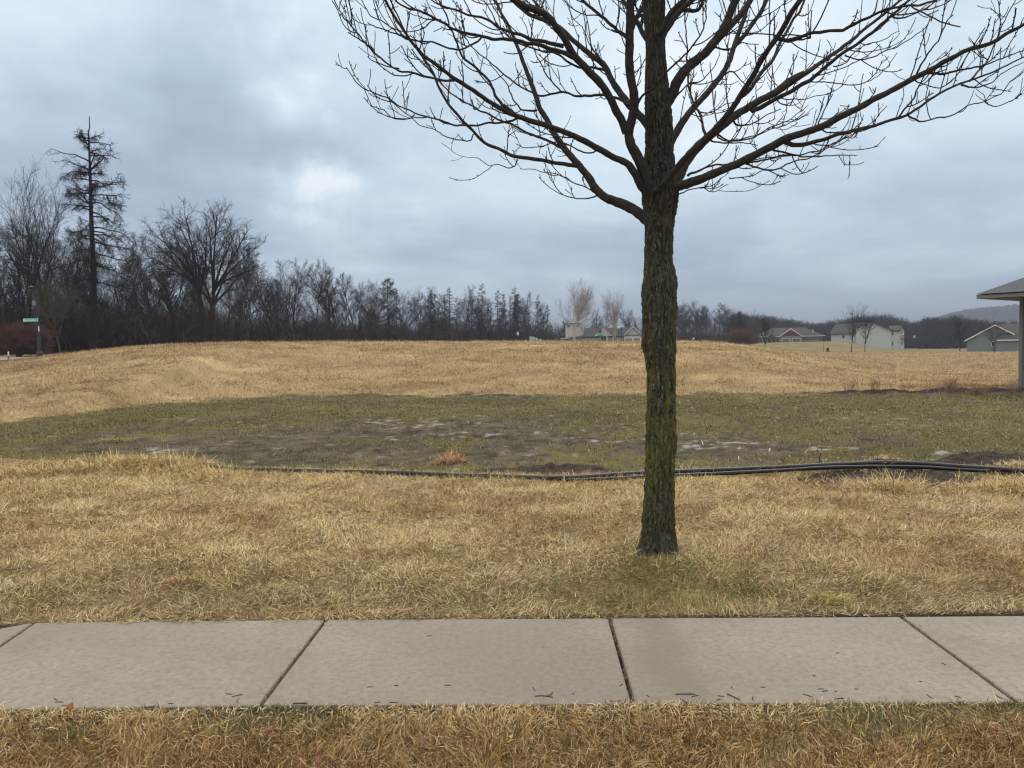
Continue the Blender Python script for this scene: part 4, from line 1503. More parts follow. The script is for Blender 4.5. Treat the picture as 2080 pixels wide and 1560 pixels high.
oak = make_oak()
larch = [conifer_bare('larch_tree', 400 + i, 17, .20, 44, .23, .03) for i in range(3)]
pine = conifer_bare('pine_tree', 450, 15, .24, 46, .30, .02, needles=True, prof=lambda t: np.clip(1.5 * (1 - t), 0, 1) ** .6)
spruce = conifer_bare('spruce_tree', 451, 15, .2, 60, .20, .04, needles=True)
birch = deciduous('birch_tree', 501, 14, .50, .15, 8, 40, lambda t, L: 6.4 * (1.1 - .3 * t), .06, t1=.28, n2=8, n3=5, n4=2, mb='birch_bark', mt='birch_twig', stems=3, lean=.02, spread=.17, tw=.011, pale_limbs=True)
vase = [deciduous('yard_tree', 600 + i, 9, .36, .13, 9, 30, lambda t, L: 5.2 + 0 * t, .06, t1=.5, n2=7, n3=4, n4=2, mb='yard_bark', mt='wood_twig', tw=.009) for i in range(2)]
bush = deciduous('bush', 701, 3.2, .25, .05, 26, 38, lambda t, L: 2.2 + 0 * t, .05, t1=.05, n2=7, n3=5, n4=3, mb='red_brush', mt='red_brush', stems=5, spread=.3, tw=.009)
young = deciduous('young_tree', 801, 9, .34, .12, 8, 36, lambda t, L: 4.6 + 0 * t, .05, t1=.55, n2=8, n3=5, n4=4, mb='moss_bark', mt='tan_twig', tw=.009)
used = {}


def make_tall():
    """the lone tall conifer: boughs drawn in the plane facing the road, others filled in round the stem"""
    rg = np.random.default_rng(4242)
    D, sc = 74., 5.574
    ox, oy = 90, 220
    k = D / F / sc
    foot = (700 - oy) * sc

    pb = P(188, 702, D)
    xm = P(184, .5 * (700 + 236), D)[0]

    def loc(u, v):
        p = P(ox + u / sc, oy + v / sc, D)
        return p[0] - xm, p[2] - pb[2]
    tr, cr = TubeAcc(), TubeAcc()
    stem = [(548, foot), (550, 2100), (552, 1700), (545, 1400), (532, 1100), (522, 850), (512, 650), (504, 480), (496, 330), (494, 215), (506, 170), (504, 110), (505, 50)]
    q = catmull(np.array(stem, float), 3)
    P0 = np.array([[*loc(u, v)] for u, v in q])
    P0 = np.stack([P0[:, 0], .1 * np.sin(P0[:, 1] * .4), P0[:, 1]], 1)[None]
    zz = P0[0, :, 2]
    zt = zz.max()
    R0 = (.03 + .33 * np.clip(1 - zz / zt, 0, 1) ** .9)[None]
    tr.add(P0, R0, 9)
    B = [[(494, 290), (440, 285), (395, 250), (360, 225)], [(495, 365), (440, 330), (400, 290)], [(498, 300), (560, 280), (640, 250)], [(498, 355), (560, 338), (640, 335), (715, 355)],
         [(510, 460), (560, 425), (650, 402)], [(500, 545), (420, 505), (340, 475), (260, 480), (190, 450), (130, 430)], [(505, 640), (420, 605), (330, 575), (250, 535), (180, 515), (110, 535)], [(505, 490), (600, 490), (700, 490), (760, 490), (815, 525)],
         [(520, 650), (580, 600), (640, 550), (690, 510)], [(505, 680), (420, 668), (330, 665), (270, 695), (200, 750)], [(525, 690), (600, 680), (650, 690)], [(515, 760), (430, 750), (350, 748), (300, 765)],
         [(525, 760), (600, 775), (680, 795), (760, 775), (860, 780)], [(530, 845), (600, 835), (700, 810), (800, 795), (880, 740)], [(520, 880), (430, 868), (330, 850), (250, 855)], [(520, 905), (420, 895), (320, 905), (250, 900)],
         [(540, 930), (640, 920), (730, 935), (830, 935), (915, 925)], [(525, 1025), (440, 985), (360, 930), (290, 905)], [(545, 1010), (630, 1010), (710, 1060), (800, 1120), (870, 1145), (930, 1230)], [(700, 945), (750, 1010), (830, 1030), (900, 1060)],
         [(530, 1050), (440, 1045), (350, 1030), (270, 1050)], [(555, 1160), (650, 1165), (730, 1190), (770, 1230), (880, 1260)], [(560, 1280), (680, 1290), (800, 1320), (900, 1370), (970, 1450)], [(540, 1310), (430, 1305), (320, 1330), (240, 1350)],
         [(565, 1360), (680, 1365), (800, 1390), (900, 1440), (990, 1530)], [(540, 1410), (420, 1400), (300, 1430), (200, 1400)], [(565, 1440), (700, 1470), (850, 1500), (1000, 1530)], [(545, 1530), (400, 1520), (260, 1560)], [(565, 1560), (720, 1600), (880, 1640), (1010, 1640)],
         [(545, 1650), (420, 1640), (300, 1690)], [(560, 1700), (720, 1740), (900, 1790)], [(545, 1850), (430, 1850), (330, 1900)], [(560, 1880), (700, 1910), (820, 1960)], [(550, 2050), (430, 2060), (330, 2100)], [(560, 2100), (700, 2120)]]
    P1 = []
    for b in B:
        b = catmull(np.array(b, float), 8)
        i = np.linspace(0, len(b) - 1, 9)
        b = np.stack([np.interp(i, np.arange(len(b)), b[:, c]) for c in (0, 1)], 1)
        xz = np.array([[*loc(u, v)] for u, v in b])
        s_ = np.linspace(0, 1, 9)
        P1.append(np.stack([xz[:, 0], rg.uniform(-.45, .45) * np.abs(xz[:, 0] - xz[0, 0]) * s_ ** .7, xz[:, 1]], 1))
        if rg.random() < .8:        # a sister bough turned round the stem
            a = rg.uniform(.6, 2.5)
            z0 = xz[:, 1] + rg.uniform(-.4, .4)
            r = (xz[:, 0] - xz[0, 0]) * rg.uniform(.55, .95)
            P1.append(np.stack([xz[0, 0] + r * math.cos(a), r * math.sin(a), z0], 1))
    P1 = np.array(P1)
    P1[:, 1:] += rg.normal(0, .03, P1[:, 1:].shape)
    R1 = np.linspace(.075, .018, 9)[None] * np.ones((len(P1), 1))
    P2, R2 = grow(rg, P1, R1, 17, .15, 1., 55, 18, lambda t, L: .25 + .22 * L * (1.1 - .4 * t), .0, .14, 5, .024, .011)
    kk = rg.random(len(P2)) < np.where(P2[:, 0, 2] > .80 * zt, .5, 1.0)
    P2, R2 = P2[kk], R2[kk]
    P3, R3 = grow(rg, P2, R2, 9, .1, 1., 60, 20, lambda t, L: .14 + .34 * rg.random(t.shape), -.10, .16, 4, .012, .009)
    for a_, b_, c_ in ((P1, R1, 5), (P2, R2, 3), (P3, R3, 3)):
        cr.add(a_, b_, c_)
    root = empty('tall_conifer', (0, -500, 0))
    tr.build('trunk', M['wood_bark'], root)
    cr.build('crown', M['wood_twig'], root)
    root['H'] = float(zt)
    root['maxz'] = float(zt)
    return root


tall = make_tall()


def place(kind, px, ytop, D, label, cat='tree', group=None, wide=1.0, rz=None, ybase=None):
    """put a tree so that its foot stands on the terrain at depth D under photo column px and its top reaches ytop"""
    b = P(px, .5 * (700 + ytop), D)
    x, y = b[0], D
    z = Hs(x, y) - .05
    h = P(px, ytop, D)[2] - z
    s = h / kind['H']
    if kind['maxz'] if 'maxz' in kind else None:
        s = h / kind['maxz']
    rz = random.uniform(0, 6.28) if rz is None else rz
    if kind.name not in used:
        used[kind.name] = 1
        o = kind
        o.location, o.rotation_euler, o.scale = (x, y, z), (0, 0, rz), (s * wide, s * wide, s)
    else:
        o = dup(kind, (x, y, z), rz, (s * wide, s * wide, s))
    tag(o, label, cat, group)
    return o


for k in slim + fork + larch + vase + [oak, pine, spruce, birch, bush, young]:
    mz = 0
    for c in k.children:
        v = np.empty(len(c.data.vertices) * 3, np.float32)
        c.data.vertices.foreach_get('co', v)
        mz = max(mz, np.percentile(v.reshape(-1, 3)[:, 2], 99.8))
    k['maxz'] = float(mz)

# the trees that stand out
place(tall, 184, 236, 74, 'tallest bare conifer with drooping level boughs, towering over the wood at left', 'tree', wide=1.0, rz=0.0)
place(oak, 412, 405, 80, 'broad round-crowned bare tree rising above the brush right of the tallest conifer', 'tree', wide=1.0, rz=0.0)
place(fork[0], 52, 352, 76, 'forked dark bare tree with steep paired stems left of the tallest conifer', 'tree', wide=.7, rz=2.2)
place(fork[1], 90, 335, 79, 'slender bare tree with a fine open top just left of the tallest conifer', 'tree', wide=.62, rz=4.1)
place(pine, 790, 562, 148, 'dark wide pine with ragged side boughs among the bare trees', 'tree', wide=.85, rz=1.1)
place(fork[2], 745, 590, 140, 'small dark fork-stemmed tree standing in front of the wide pine', 'tree', wide=.8, rz=.2)
place(young, 118, 545, 67, 'young tree with mossy greenish trunk beside the street lamp', 'tree', wide=.95, rz=.7)
place(birch, 1165, 566, 150, 'white-stemmed birch with a fine pale crown in front of the tower house', 'tree', group='birches by the tower house', wide=.72, rz=2.5)
o = place(birch, 1247, 588, 158, 'thinner white-stemmed birch in front of the garage roof of the tower house', 'tree', group='birches by the tower house', wide=.50, rz=.5)
place(vase[0], 1554, 628, 165, 'small bare yard tree in front of the brown house with the red gable', 'tree', wide=.85, rz=1.0)
place(vase[1], 1730, 614, 175, 'taller of two bare yard trees in front of the pale two-storey house', 'tree', wide=.72, rz=.3)
place(vase[0], 1757, 628, 172, 'shorter of two bare yard trees in front of the pale two-storey house', 'tree', wide=.72, rz=3.0)
place(slim[3], 1950, 638, 160, 'dark bare tree standing alone left of the grey-green house', 'tree', wide=1.0, rz=1.0)
place(vase[1], 2020, 650, 120, 'thin bare tree close in front of the grey-green house', 'tree', wide=.75, rz=2.0)
place(bush, 35, 655, 69, 'rounded reddish-brown leafless bush left of the street lamp', 'bush', wide=1.35, rz=1.0)
place(bush, 1504, 668, 190, 'reddish bush at the wood edge left of the brown house', 'bush', wide=1.3, rz=2.0)
place(spruce, 1502, 632, 215, 'dark evergreen standing behind the reddish bush', 'tree', wide=1.2, rz=1.0)
for i, (x, yt) in enumerate([(912, 583), (884, 592), (978, 573), (1012, 588), (1053, 592), (1094, 596)]):
    place(larch[i % 3], x, yt, 172 + 6 * i, ['dark bare conifer with a hooked broad top in the middle of the wood', 'second dark conifer close left of the hook-topped one', 'tall narrow bare conifer right of the hook-topped one',
                                            'dark dense bare conifer right of the tall narrow one', 'brownish bare conifer behind the white-green utility boxes', 'thin spiky bare conifer between the utility boxes and the birch'][i], 'tree', wide=[1.25, 1.0, .95, 1.15, 1.2, .7][i])

# the crowded wood edge
prof = np.array([(-140, 400), (0, 425), (30, 425), (80, 430), (110, 425), (150, 450), (210, 480), (255, 490), (300, 462), (340, 480), (400, 500), (460, 500), (510, 505), (545, 500), (600, 508), (650, 525), (700, 545), (760, 555), (830, 580), (880, 585),
                 (960, 580), (1010, 588), (1060, 578), (1110, 605), (1145, 635), (1165, 640), (1215, 625), (1260, 600), (1300, 608), (1360, 610), (1420, 612), (1460, 610), (1500, 622), (1515, 645)], float)
dep = np.array([(-140, 74), (0, 78), (300, 88), (600, 125), (800, 155), (1000, 195), (1150, 225), (1300, 235), (1530, 245)], float)
G1 = 'crowded bare trees of the wood edge behind the straw mound'
cols = []
for row, (n, hmin, hmax, dd) in enumerate([(56, .50, .92, 0), (50, .75, 1.02, 9), (32, .84, 1.02, 20)]):
    for i in range(n):
        u = (i + random.random()) / n
        px = -140 + 1655 * u
        cols.append((px, row, random.uniform(hmin, hmax), dd))
for i in range(30):
    cols.append((random.uniform(1335, 1520), random.choice((0, 1)), random.uniform(.82, 1.04), random.uniform(0, 25)))
for i in range(18):
    cols.append((random.uniform(865, 1140), 5, random.uniform(.78, 1.0), random.uniform(-8, 12)))
for (px, row, hf, dd) in cols:
    D = np.interp(px, dep[:, 0], dep[:, 1]) * random.uniform(.97, 1.06) + dd * (1 + px / 900.)
    yt = np.interp(px, prof[:, 0], prof[:, 1]) + random.uniform(-6, 14)
    yt = 705 - (705 - yt) * hf
    if 1135 < px < 1310:
        D += 25
    k = random.choice(slim + slim + slim + (fork if row else []) + ([larch[1], larch[2]] if 800 < px else []) + ([spruce] if px > 1180 and random.random() < .5 else []))
    if row == 5:
        k = random.choice(larch)
    if k in slim + fork:
        lb, g = 'bare dark tree in the crowded wood edge behind the straw mound', G1
        ct = 'tree'
    else:
        lb, g, ct = 'dark conifer among the bare trees at the far end of the wood', 'conifers in the far end of the wood', 'tree'
    place(k, px, yt, D, lb, ct, g, wide=random.uniform(.75, 1.15))

# ------------------------------------------------------------------ underbrush, one mass
def make_brush():
    rg = np.random.default_rng(9)
    n = 7600
    px = -160 + 1700 * rg.random(n)
    D = np.interp(px, dep[:, 0], dep[:, 1]) * (1 + rg.normal(0, .02, n)) + np.abs(rg.normal(0, 9, n)) * (1 + px / 700) - 3
    keep = ~((px > 1135) & (px < 1315) & (D < 240)) & ~((px > -200) & (px < 175) & (D < 72))
    px, D = px[keep], D[keep]
    n = len(px)
    b = PA(np.stack([px, np.full(n, 700.)], 1), D)
    X, Y = b[:, 0], b[:, 1]
    Z = H(X, Y)
    hp = np.interp(px, [-160, 300, 700, 1000, 1300, 1540], [4.6, 5.2, 5.8, 6.2, 6.0, 4.2])
    h = hp * (.35 + .75 * rg.random(n)) * (.7 + .6 * fbm(px * .02, D * .05, 71))
    d = np.stack([rg.normal(0, .16, n), rg.normal(0, .16, n), np.ones(n)], 1)
    K = 6
    P0 = np.zeros((n, K, 3))
    p = np.stack([X, Y, Z - .1], 1)
    for k in range(K):
        P0[:, k] = p
        d = d + rg.normal(0, .10, d.shape)
        d /= np.linalg.norm(d, axis=1, keepdims=True)
        p = p + d * (h / (K - 1))[:, None]
    sc = (D / 90.)[:, None] ** .5
    R0 = (.030 * (1 - .65 * np.linspace(0, 1, K)))[None] * sc
    A = TubeAcc()
    cc = np.array([[.036, .026, .024], [.085, .046, .040], [.15, .13, .12], [.055, .040, .034]])[rg.choice(4, n, p=[.46, .22, .10, .22])] * (.7 + .6 * rg.random((n, 1)))
    A.add(P0, R0, 3)
    P1, R1 = grow(rg, P0, R0, 7, .1, 1., 46, 18, lambda t, L: L * .38 * (1.1 - .5 * t) + .3, .04, .16, 5, .022, .012)
    A.add(P1, R1, 3)
    P2, R2 = grow(rg, P1, R1, 3, .2, 1., 45, 18, lambda t, L: L * .55 + .15, .02, .16, 4, .014, .010)
    A.add(P2, R2, 3)
    vc = np.concatenate([np.repeat(cc, K * 3, 0), np.repeat(cc * .8, 7 * 5 * 3, 0), np.repeat(cc * .75, 21 * 4 * 3, 0)])
    o = mesh_from('underbrush_vegetation', np.concatenate(A.v), quads=np.concatenate(A.q), mat=M['brush'], col=vc)
    tag(o, 'tangled dark brown leafless underbrush filling the wood edge', 'underbrush', kind='stuff')


make_brush()


# ------------------------------------------------------------------ far woods and hill
def make_far():
    rg = np.random.default_rng(19)
    A = TubeAcc()
    n = 5200
    px = 1490 + 900 * rg.random(n)
    D = 330 + 160 * rg.random(n) - 70 * sstep(1800, 1900, px)
    b = PA(np.stack([px, np.full(n, 700.)], 1), D)
    X, Y = b[:, 0], b[:, 1]
    Z = H(X, Y)
    yt = np.interp(px, [1490, 1540, 1560, 1580, 1610, 1660, 1690, 1800, 1835, 1860, 1885, 1910, 1930, 1980, 2030, 2080, 2400], [650, 654, 654, 658, 662, 668, 662, 650, 662, 667, 660, 661, 657, 664, 668, 668, 660])
    top = PA(np.stack([px, yt + 3 + 16 * rg.random(n) ** 1.7 - 5 * fbm(px * .05, D * 0, 5)], 1), D)[:, 2]
    h = np.maximum(top - Z + 2.2, 2)
    K = 5
    P0 = np.zeros((n, K, 3))
    d = np.stack([rg.normal(0, .08, n), rg.normal(0, .08, n), np.ones(n)], 1)
    p = np.stack([X, Y, Z - .2], 1)
    for k in range(K):
        P0[:, k] = p
        d = d + rg.normal(0, .06, d.shape)
        d /= np.linalg.norm(d, axis=1, keepdims=True)
        p = p + d * (h / (K - 1))[:, None]
    R0 = np.repeat((.14 * (1 - .8 * np.linspace(0, 1, K)))[None], n, 0)
    A.add(P0, R0, 3)
    P1, R1 = grow(rg, P0, R0, 11, .15, 1., 45, 15, lambda t, L: L * .30 * (1.15 - .6 * t), .06, .12, 4, .075, .035)
    A.add(P1, R1, 3)
    P2, R2 = grow(rg, P1, R1, 5, .2, 1., 42, 15, lambda t, L: L * .5, .05, .12, 3, .045, .028)
    A.add(P2, R2, 3)
    o = A.build('far_woods', M['far_wood'], smooth=False)
    tag(o, 'hazy grey-brown woods filling the distance behind the houses at right', 'woods', kind='stuff')
    # the wooded hill beyond
    xs = np.linspace(500, 2200, 160)
    ys = np.linspace(1280, 2500, 60)
    Xg, Yg = np.meshgrid(xs, ys)
    ridge_px = [(1700, 700), (1800, 684), (1870, 664), (1920, 646), (1955, 637), (1985, 633), (2030, 629), (2070, 625), (2120, 621), (2250, 612), (2400, 612), (2700, 640), (3000, 680)]
    rq = np.array([P(a, b, 1700) for a, b in ridge_px])
    rz = np.interp(Xg * 1700 / Yg, rq[:, 0], np.maximum(rq[:, 2], 0))
    rz = rz * np.exp(-((Yg - 1700) / 330) ** 2) + (fbm(Xg * .012, Yg * .012, 3) - .5) * 10 * (rz > 4)
    V = np.stack([Xg.ravel(), Yg.ravel(), rz.ravel() - .5], 1)
    ny, nx = Xg.shape
    i, j = np.meshgrid(np.arange(ny - 1), np.arange(nx - 1), indexing='ij')
    a = i * nx + j
    Q = np.stack([a, a + 1, a + nx + 1, a + nx], -1).reshape(-1, 4)
    hm = mat('hill_soil', (.045, .038, .036), .95, .05, var=(.028, .026, .026), scale=.05)
    o = mesh_from('hill', V, quads=Q, mat=hm, smooth=True)
    tag(o, kind='structure')
    n = 14000
    X = 500 + 1650 * rg.random(n)
    Y = 1350 + 420 * rg.random(n)
    zz = np.interp(X * 1700 / Y, rq[:, 0], np.maximum(rq[:, 2], 0)) * np.exp(-((Y - 1700) / 330) ** 2)
    k = zz > 4
    X, Y, zz = X[k], Y[k], zz[k]
    n = len(X)
    h = 6 + 6 * rg.random(n)
    z0 = zz - 3
    d = np.stack([rg.normal(0, .05, n), rg.normal(0, .05, n), np.ones(n)], 1)
    P0 = np.stack([np.stack([X, Y, z0], 1) + d * (h * t)[:, None] for t in (0, .4, .75, 1)], 1)
    R0 = np.array([[.4, 1.9, 1.7, .3]]) * (.7 + .6 * rg.random((n, 1)))
    A = TubeAcc()
    A.add(P0, R0, 5)
    o = A.build('hill_woods', hm, smooth=False)
    tag(o, 'mist-grey woods covering the distant hill', 'woods', kind='stuff')


make_far()

# ------------------------------------------------------------------ road, lamp, small things
M['road'] = mat('road', (.27, .26, .25), .8, .3, var=(.21, .205, .20), scale=.6)
M['black_metal'] = mat('black_metal', (.02, .022, .024), .5, .4, var=(.035, .036, .038), scale=6)
M['sign_green'] = mat('sign_green', (.10, .42, .30), .45, .4, var=(.13, .46, .34), scale=8)
M['white'] = mat('white_paint', (.78, .78, .76), .5, .4, var=(.70, .70, .68), scale=3)
M['sign_white'] = mat('sign_white', (.62, .80, .72), .5, .3, var=(.70, .84, .78), scale=9)
M['glass'] = mat('window_glass', (.02, .024, .03), .12, .5, var=(.035, .04, .045), scale=1.5)
M['shingle'] = mat('shingle', (.055, .055, .059), .95, .1, var=(.083, .083, .085), scale=2.5, detail=6, bump=.01, bscale=12)
M['shingle_blue'] = mat('shingle_blue', (.075, .085, .105), .9, .2, var=(.105, .115, .135), scale=9, detail=6, bump=.01, bscale=30)


def make_road():
    xs = np.linspace(-140, -14, 100)
    rows = [(53.5, .05), (56, .07), (59, .07), (62, .05)]
    V = []
    for y, dz in rows:
        V += [(x, y, 0) for x in xs]
    V = np.array(V, float)
    V[:, 2] = H(V[:, 0], V[:, 1]) + .09
    nx = len(xs)
    i, j = np.meshgrid(np.arange(3), np.arange(nx - 1), indexing='ij')
    a = i * nx + j
    Q = np.stack([a, a + 1, a + nx + 1, a + nx], -1).reshape(-1, 4)
    tag(mesh_from('road', V, quads=Q, mat=M['road'], smooth=True), kind='structure')


make_road()


def ground_at(px, D):
    b = P(px, 700, D)
    return np.array([b[0], D, Hs(b[0], D)])


def make_lamp():
    D = 63.5
    g = ground_at(80, D)
    root = empty('street_lamp', g)
    root.rotation_euler = (0, math.radians(-1.0), 0)
    tag(root, 'dark street lamp with fluted base carrying a green street name sign', 'street lamp')
    ztop = P(76, 588, D)[2] - g[2]
    zs = P(72, 650, D)[2] - g[2]
    A = Acc()
    A.lathe([(.30, -.1), (.30, .10), (.26, .14), (.24, .42), (.19, .48), (.185, .52), (.16, .60)], 20)
    A.build('base', M['black_metal'], root)
    A = Acc()
    n = 24
    prof = [(.15, .60), (.13, 1.5), (.135, 1.52), (.145, 1.56), (.12, 1.60), (.10, zs - .3), (.085, ztop)]
    A.lathe(prof, n)
    A.build('pole', M['black_metal'], root)
    A = Acc()
    A.lathe([(.06, ztop + .02), (.10, ztop + .06), (.20, ztop + .16), (.22, ztop + .20), (.10, ztop + .30), (.03, ztop + .34)], 16, (-.38, 0))
    A.box(-.44, .10, -.035, .035, ztop - .02, ztop + .05)
    A.build('lamp_head', M['black_metal'], root)
    # street name sign with frame, letters too small to read in the photo: plain bright strokes
    w = 30 / F * D
    hh = 7.5 / F * D
    x0 = (54 - 80) / F * D
    sg = Acc()
    sg.box(x0, x0 + w, -.23, -.20, zs - hh / 2, zs + hh / 2)
    sign = sg.build('name_sign', M['sign_green'], root, .008)
    fr = Acc()
    for k in range(9):
        a = x0 + .14 + k * (w * .74) / 9
        r = [.55, .42, .5, .42, .42, .55, .42, .5, .42][k]
        fr.box(a, a + .035, -.236, -.232, zs - hh * .28, zs - hh * .28 + hh * r)
        fr.box(a + .035, a + .085, -.236, -.232, zs - hh * .28 + (.0 if k % 2 else hh * .2), zs - hh * .28 + (.0 if k % 2 else hh * .2) + .05)
    fr.box(x0 + w - .05, x0 + w - .015, -.236, -.232, zs - hh * .42, zs + hh * .42)
    fr.box(x0 + .015, x0 + .11, -.236, -.232, zs - hh * .35, zs + hh * .3)
    fr.build('lettering', M['sign_white'], sign)
    A = Acc()
    A.box(x0 + .55, x0 + .60, -.21, -.05, zs - hh / 2 - .28, zs - hh / 2)
    A.box(x0 + .55, .08, -.06, .06, zs - hh / 2 - .31, zs - hh / 2 - .25)
    A.build('bracket', M['black_metal'], root)
    A = Acc()
    z1 = P(81, 664, D)[2] - g[2]
    A.box(.10, .17, -.16, -.13, z1 - .38, z1 + .05)
    A.build('side_sign', M['white'], root).rotation_euler = (0, 0, 0)


make_lamp()


def make_stake():
    D = 51.5
    g = ground_at(15, D)
    root = empty('marker_post', g)
    root.rotation_euler = (0, math.radians(4), 0)
    tag(root, 'thin black marker post with white top beside the road', 'post')
    top = P(17.5, 715, D)[2] - g[2]
    A = Acc()
    A.lathe([(.035, -.2), (.035, top * .6)], 8)
    A.build('stake', M['black_metal'], root)
    A = Acc()
    A.lathe([(.04, top * .6), (.045, top), (.02, top + .03)], 10)
    A.build('reflector_cap', M['white'], root)


make_stake()
M['box_green'] = mat('box_green', (.42, .55, .49), .6, .3, var=(.36, .48, .43), scale=2)


def make_boxes():
    D = 62.
    lab = ['tallest pale green utility box, left end of the row on the mound crest', 'pale green utility box close beside the tallest one', 'small whitish utility box between the pair and the rounded one', 'low rounded pale green utility pedestal at the right end of the row']
    for i, (x0, x1, yt, rd) in enumerate([(1076, 1080.5, 683.5, 0), (1081.3, 1086.2, 684, 0), (1088, 1092, 686.5, 0), (1094.8, 1100, 689, 1)]):
        g = ground_at((x0 + x1) / 2, D + i * .15)
        w = (x1 - x0) / F * D
        h = P((x0 + x1) / 2, yt, D)[2] - g[2]
        A = Acc()
        root = empty('utility_box', g, .15)
        tag(root, lab[i], 'utility box', 'utility boxes on the mound crest')
        if rd:
            A.lathe([(w * .5, -.1), (w * .5, h - .1), (w * .42, h - .03), (w * .2, h)], 14)
            A.build('cabinet', M['box_green'], root)
        else:
            A.box(-w / 2, w / 2, -w * .4, w * .4, -.1, h - .06)
            A.build('cabinet', M['box_green'], root, .015)
            B = Acc()
            B.prism([(-w / 2 - .015, h - .06), (w / 2 + .015, h - .06), (w / 2 - .02, h), (-w / 2 + .02, h)], -w * .4 - .015, w * .4 + .015)
            B.build('lid', M['box_green'] if i != 2 else M['white'], root)


make_boxes()
M['red'] = mat('red_paint', (.20, .06, .045), .6, .3, var=(.15, .05, .04), scale=4)


def make_small():
    # hydrant just behind the crest
    D = 62.
    g = ground_at(1046.5, D)
    h = P(1046.5, 688.5, D)[2] - g[2]
    root = empty('fire_hydrant', g)
    tag(root, 'small red hydrant top showing over the mound crest', 'hydrant')
    A = Acc()
    A.lathe([(.14, -.1), (.13, h * .7), (.17, h * .72), (.17, h * .78), (.12, h * .9), (.05, h)], 14)
    A.build('barrel', M['red'], root)
    B = Acc()
    B.box(-.24, .24, -.05, .05, h * .55, h * .66)
    B.build('hose_caps', M['red'], root)
    # white paired posts
    for px, lb in ((1050.8, 'thin white post, one of a close pair against the dark wood'), (1053.2, 'thin white post, one of a close pair against the dark wood')):
        D = 120.
        g = ground_at(px, D)
        A = Acc()
        t, b = P(px, 674.5, D)[2] - g[2], P(px, 681, D)[2] - g[2]
        A.lathe([(.03, -.1), (.03, b)], 8)
        o = A.build('white_post', M['black_metal'])
        B = Acc()
        B.lathe([(.05, b), (.06, b + .02), (.06, t), (.03, t + .04)], 10)
        B.build('white_tube', M['white'], o)
        o.location = g
        tag(o, lb, 'post', 'pair of white posts at the wood edge')
    # street corner signs in front of the tower house
    D = 95.
    g = ground_at(1219, D)
    root = empty('street_sign', g)
    tag(root, 'street corner sign post with green name blades and a red sign above them', 'sign')
    zt = P(1219, 669, D)[2] - g[2]
    zg = P(1219, 679.5, D)[2] - g[2]
    A = Acc()
    A.lathe([(.04, -.1), (.04, zt + .15)], 8)
    A.build('pole', M['black_metal'], root)
    A = Acc()
    A.box(-.42, .42, -.075, -.05, zg - .02, zg + .16)
    A.build('name_blade', M['sign_green'], root)
    A = Acc()
    A.box(-.30, .45, .05, .07, zg - .22, zg - .05)
    o = A.build('name_blade', M['sign_green'], root)
    A = Acc()
    A.box(-.62, -.30, -.07, -.05, zg - .14, zg - .02)
    A.build('name_blade', M['sign_white'], root)
    a, zc = .24, P(1219, 673.5, D)[2] - g[2]
    pts = [(a * math.cos(math.pi / 8 + k * math.pi / 4), zc + a * math.sin(math.pi / 8 + k * math.pi / 4)) for k in range(8)]
    A = Acc()
    A.prism(pts, -.075, -.055)
    A.build('octagon_plate', M['red'], root)
    # round white sign behind the crest right of the trunk
    D = 90.
    g = ground_at(1408.5, D)
    root = empty('small_sign', g)
    zt = P(1408.5, 687.5, D)[2] - g[2]
    tag(root, 'tiny white round sign on a post above the crest right of the trunk', 'sign')
    A = Acc()
    A.lathe([(.03, -.1), (.03, zt)], 6)
    A.build('pole', M['black_metal'], root)
    A = Acc()
    A.prism([(.11 * math.cos(k * math.pi / 6), zt + .11 * math.sin(k * math.pi / 6)) for k in range(12)], -.05, -.03)
    A.build('disc', M['white'], root)
    # yard lamps in front of the tower house
    for px, yt, lb in ((1257.5, 667.5, 'tall dark yard lamp post with white globe before the garage roof'), (1262.5, 664, 'slightly taller dark yard lamp post with a white arm before the garage roof')):
        D = 150.
        g = ground_at(px, D)
        root = empty('yard_lamp', g)
        tag(root, lb, 'lamp post', 'yard lamps of the tower house')
        t = P(px, yt, D)[2] - g[2]
        A = Acc()
        A.lathe([(.09, -.1), (.09, .6), (.06, .7), (.06, t)], 10)
        A.build('pole', M['black_metal'], root)
        A = Acc()
        if px < 1260:
            A.lathe([(.05, t), (.2, t + .1), (.23, t + .25), (.14, t + .42), (.03, t + .46)], 12)
        else:
            A.box(-.05, .42, -.07, .07, t, t + .12)
        A.build('lamp_head', M['white'], root)


make_small()

# ------------------------------------------------------------------ houses
M['siding_tan'] = mat('siding_tan', (.28, .25, .225), .8, .2, var=(.24, .215, .195), scale=1.2)
M['siding_red'] = mat('siding_red', (.20, .065, .06), .8, .2, var=(.16, .055, .052), scale=1.5)
M['siding_pale'] = mat('siding_pale', (.56, .585, .53), .8, .2, var=(.51, .535, .485), scale=.6)
M['siding_cream'] = mat('siding_cream', (.58, .56, .50), .8, .2, var=(.50, .485, .44), scale=1)
M['siding_grey'] = mat('siding_grey', (.20, .245, .245), .8, .2, var=(.175, .215, .215), scale=.8)
M['trim_white'] = mat('trim_white', (.80, .79, .76), .6, .3, var=(.72, .71, .69), scale=2)
M['door_dark'] = mat('door_dark', (.17, .155, .15), .6, .3, var=(.14, .13, .125), scale=2)
M['concrete_wall'] = mat('concrete_wall', (.42, .40, .37), .85, .2, var=(.36, .34, .32), scale=2)
M['dark_wood'] = mat('dark_wood', (.05, .045, .05), .8, .2, var=(.07, .06, .06), scale=3)


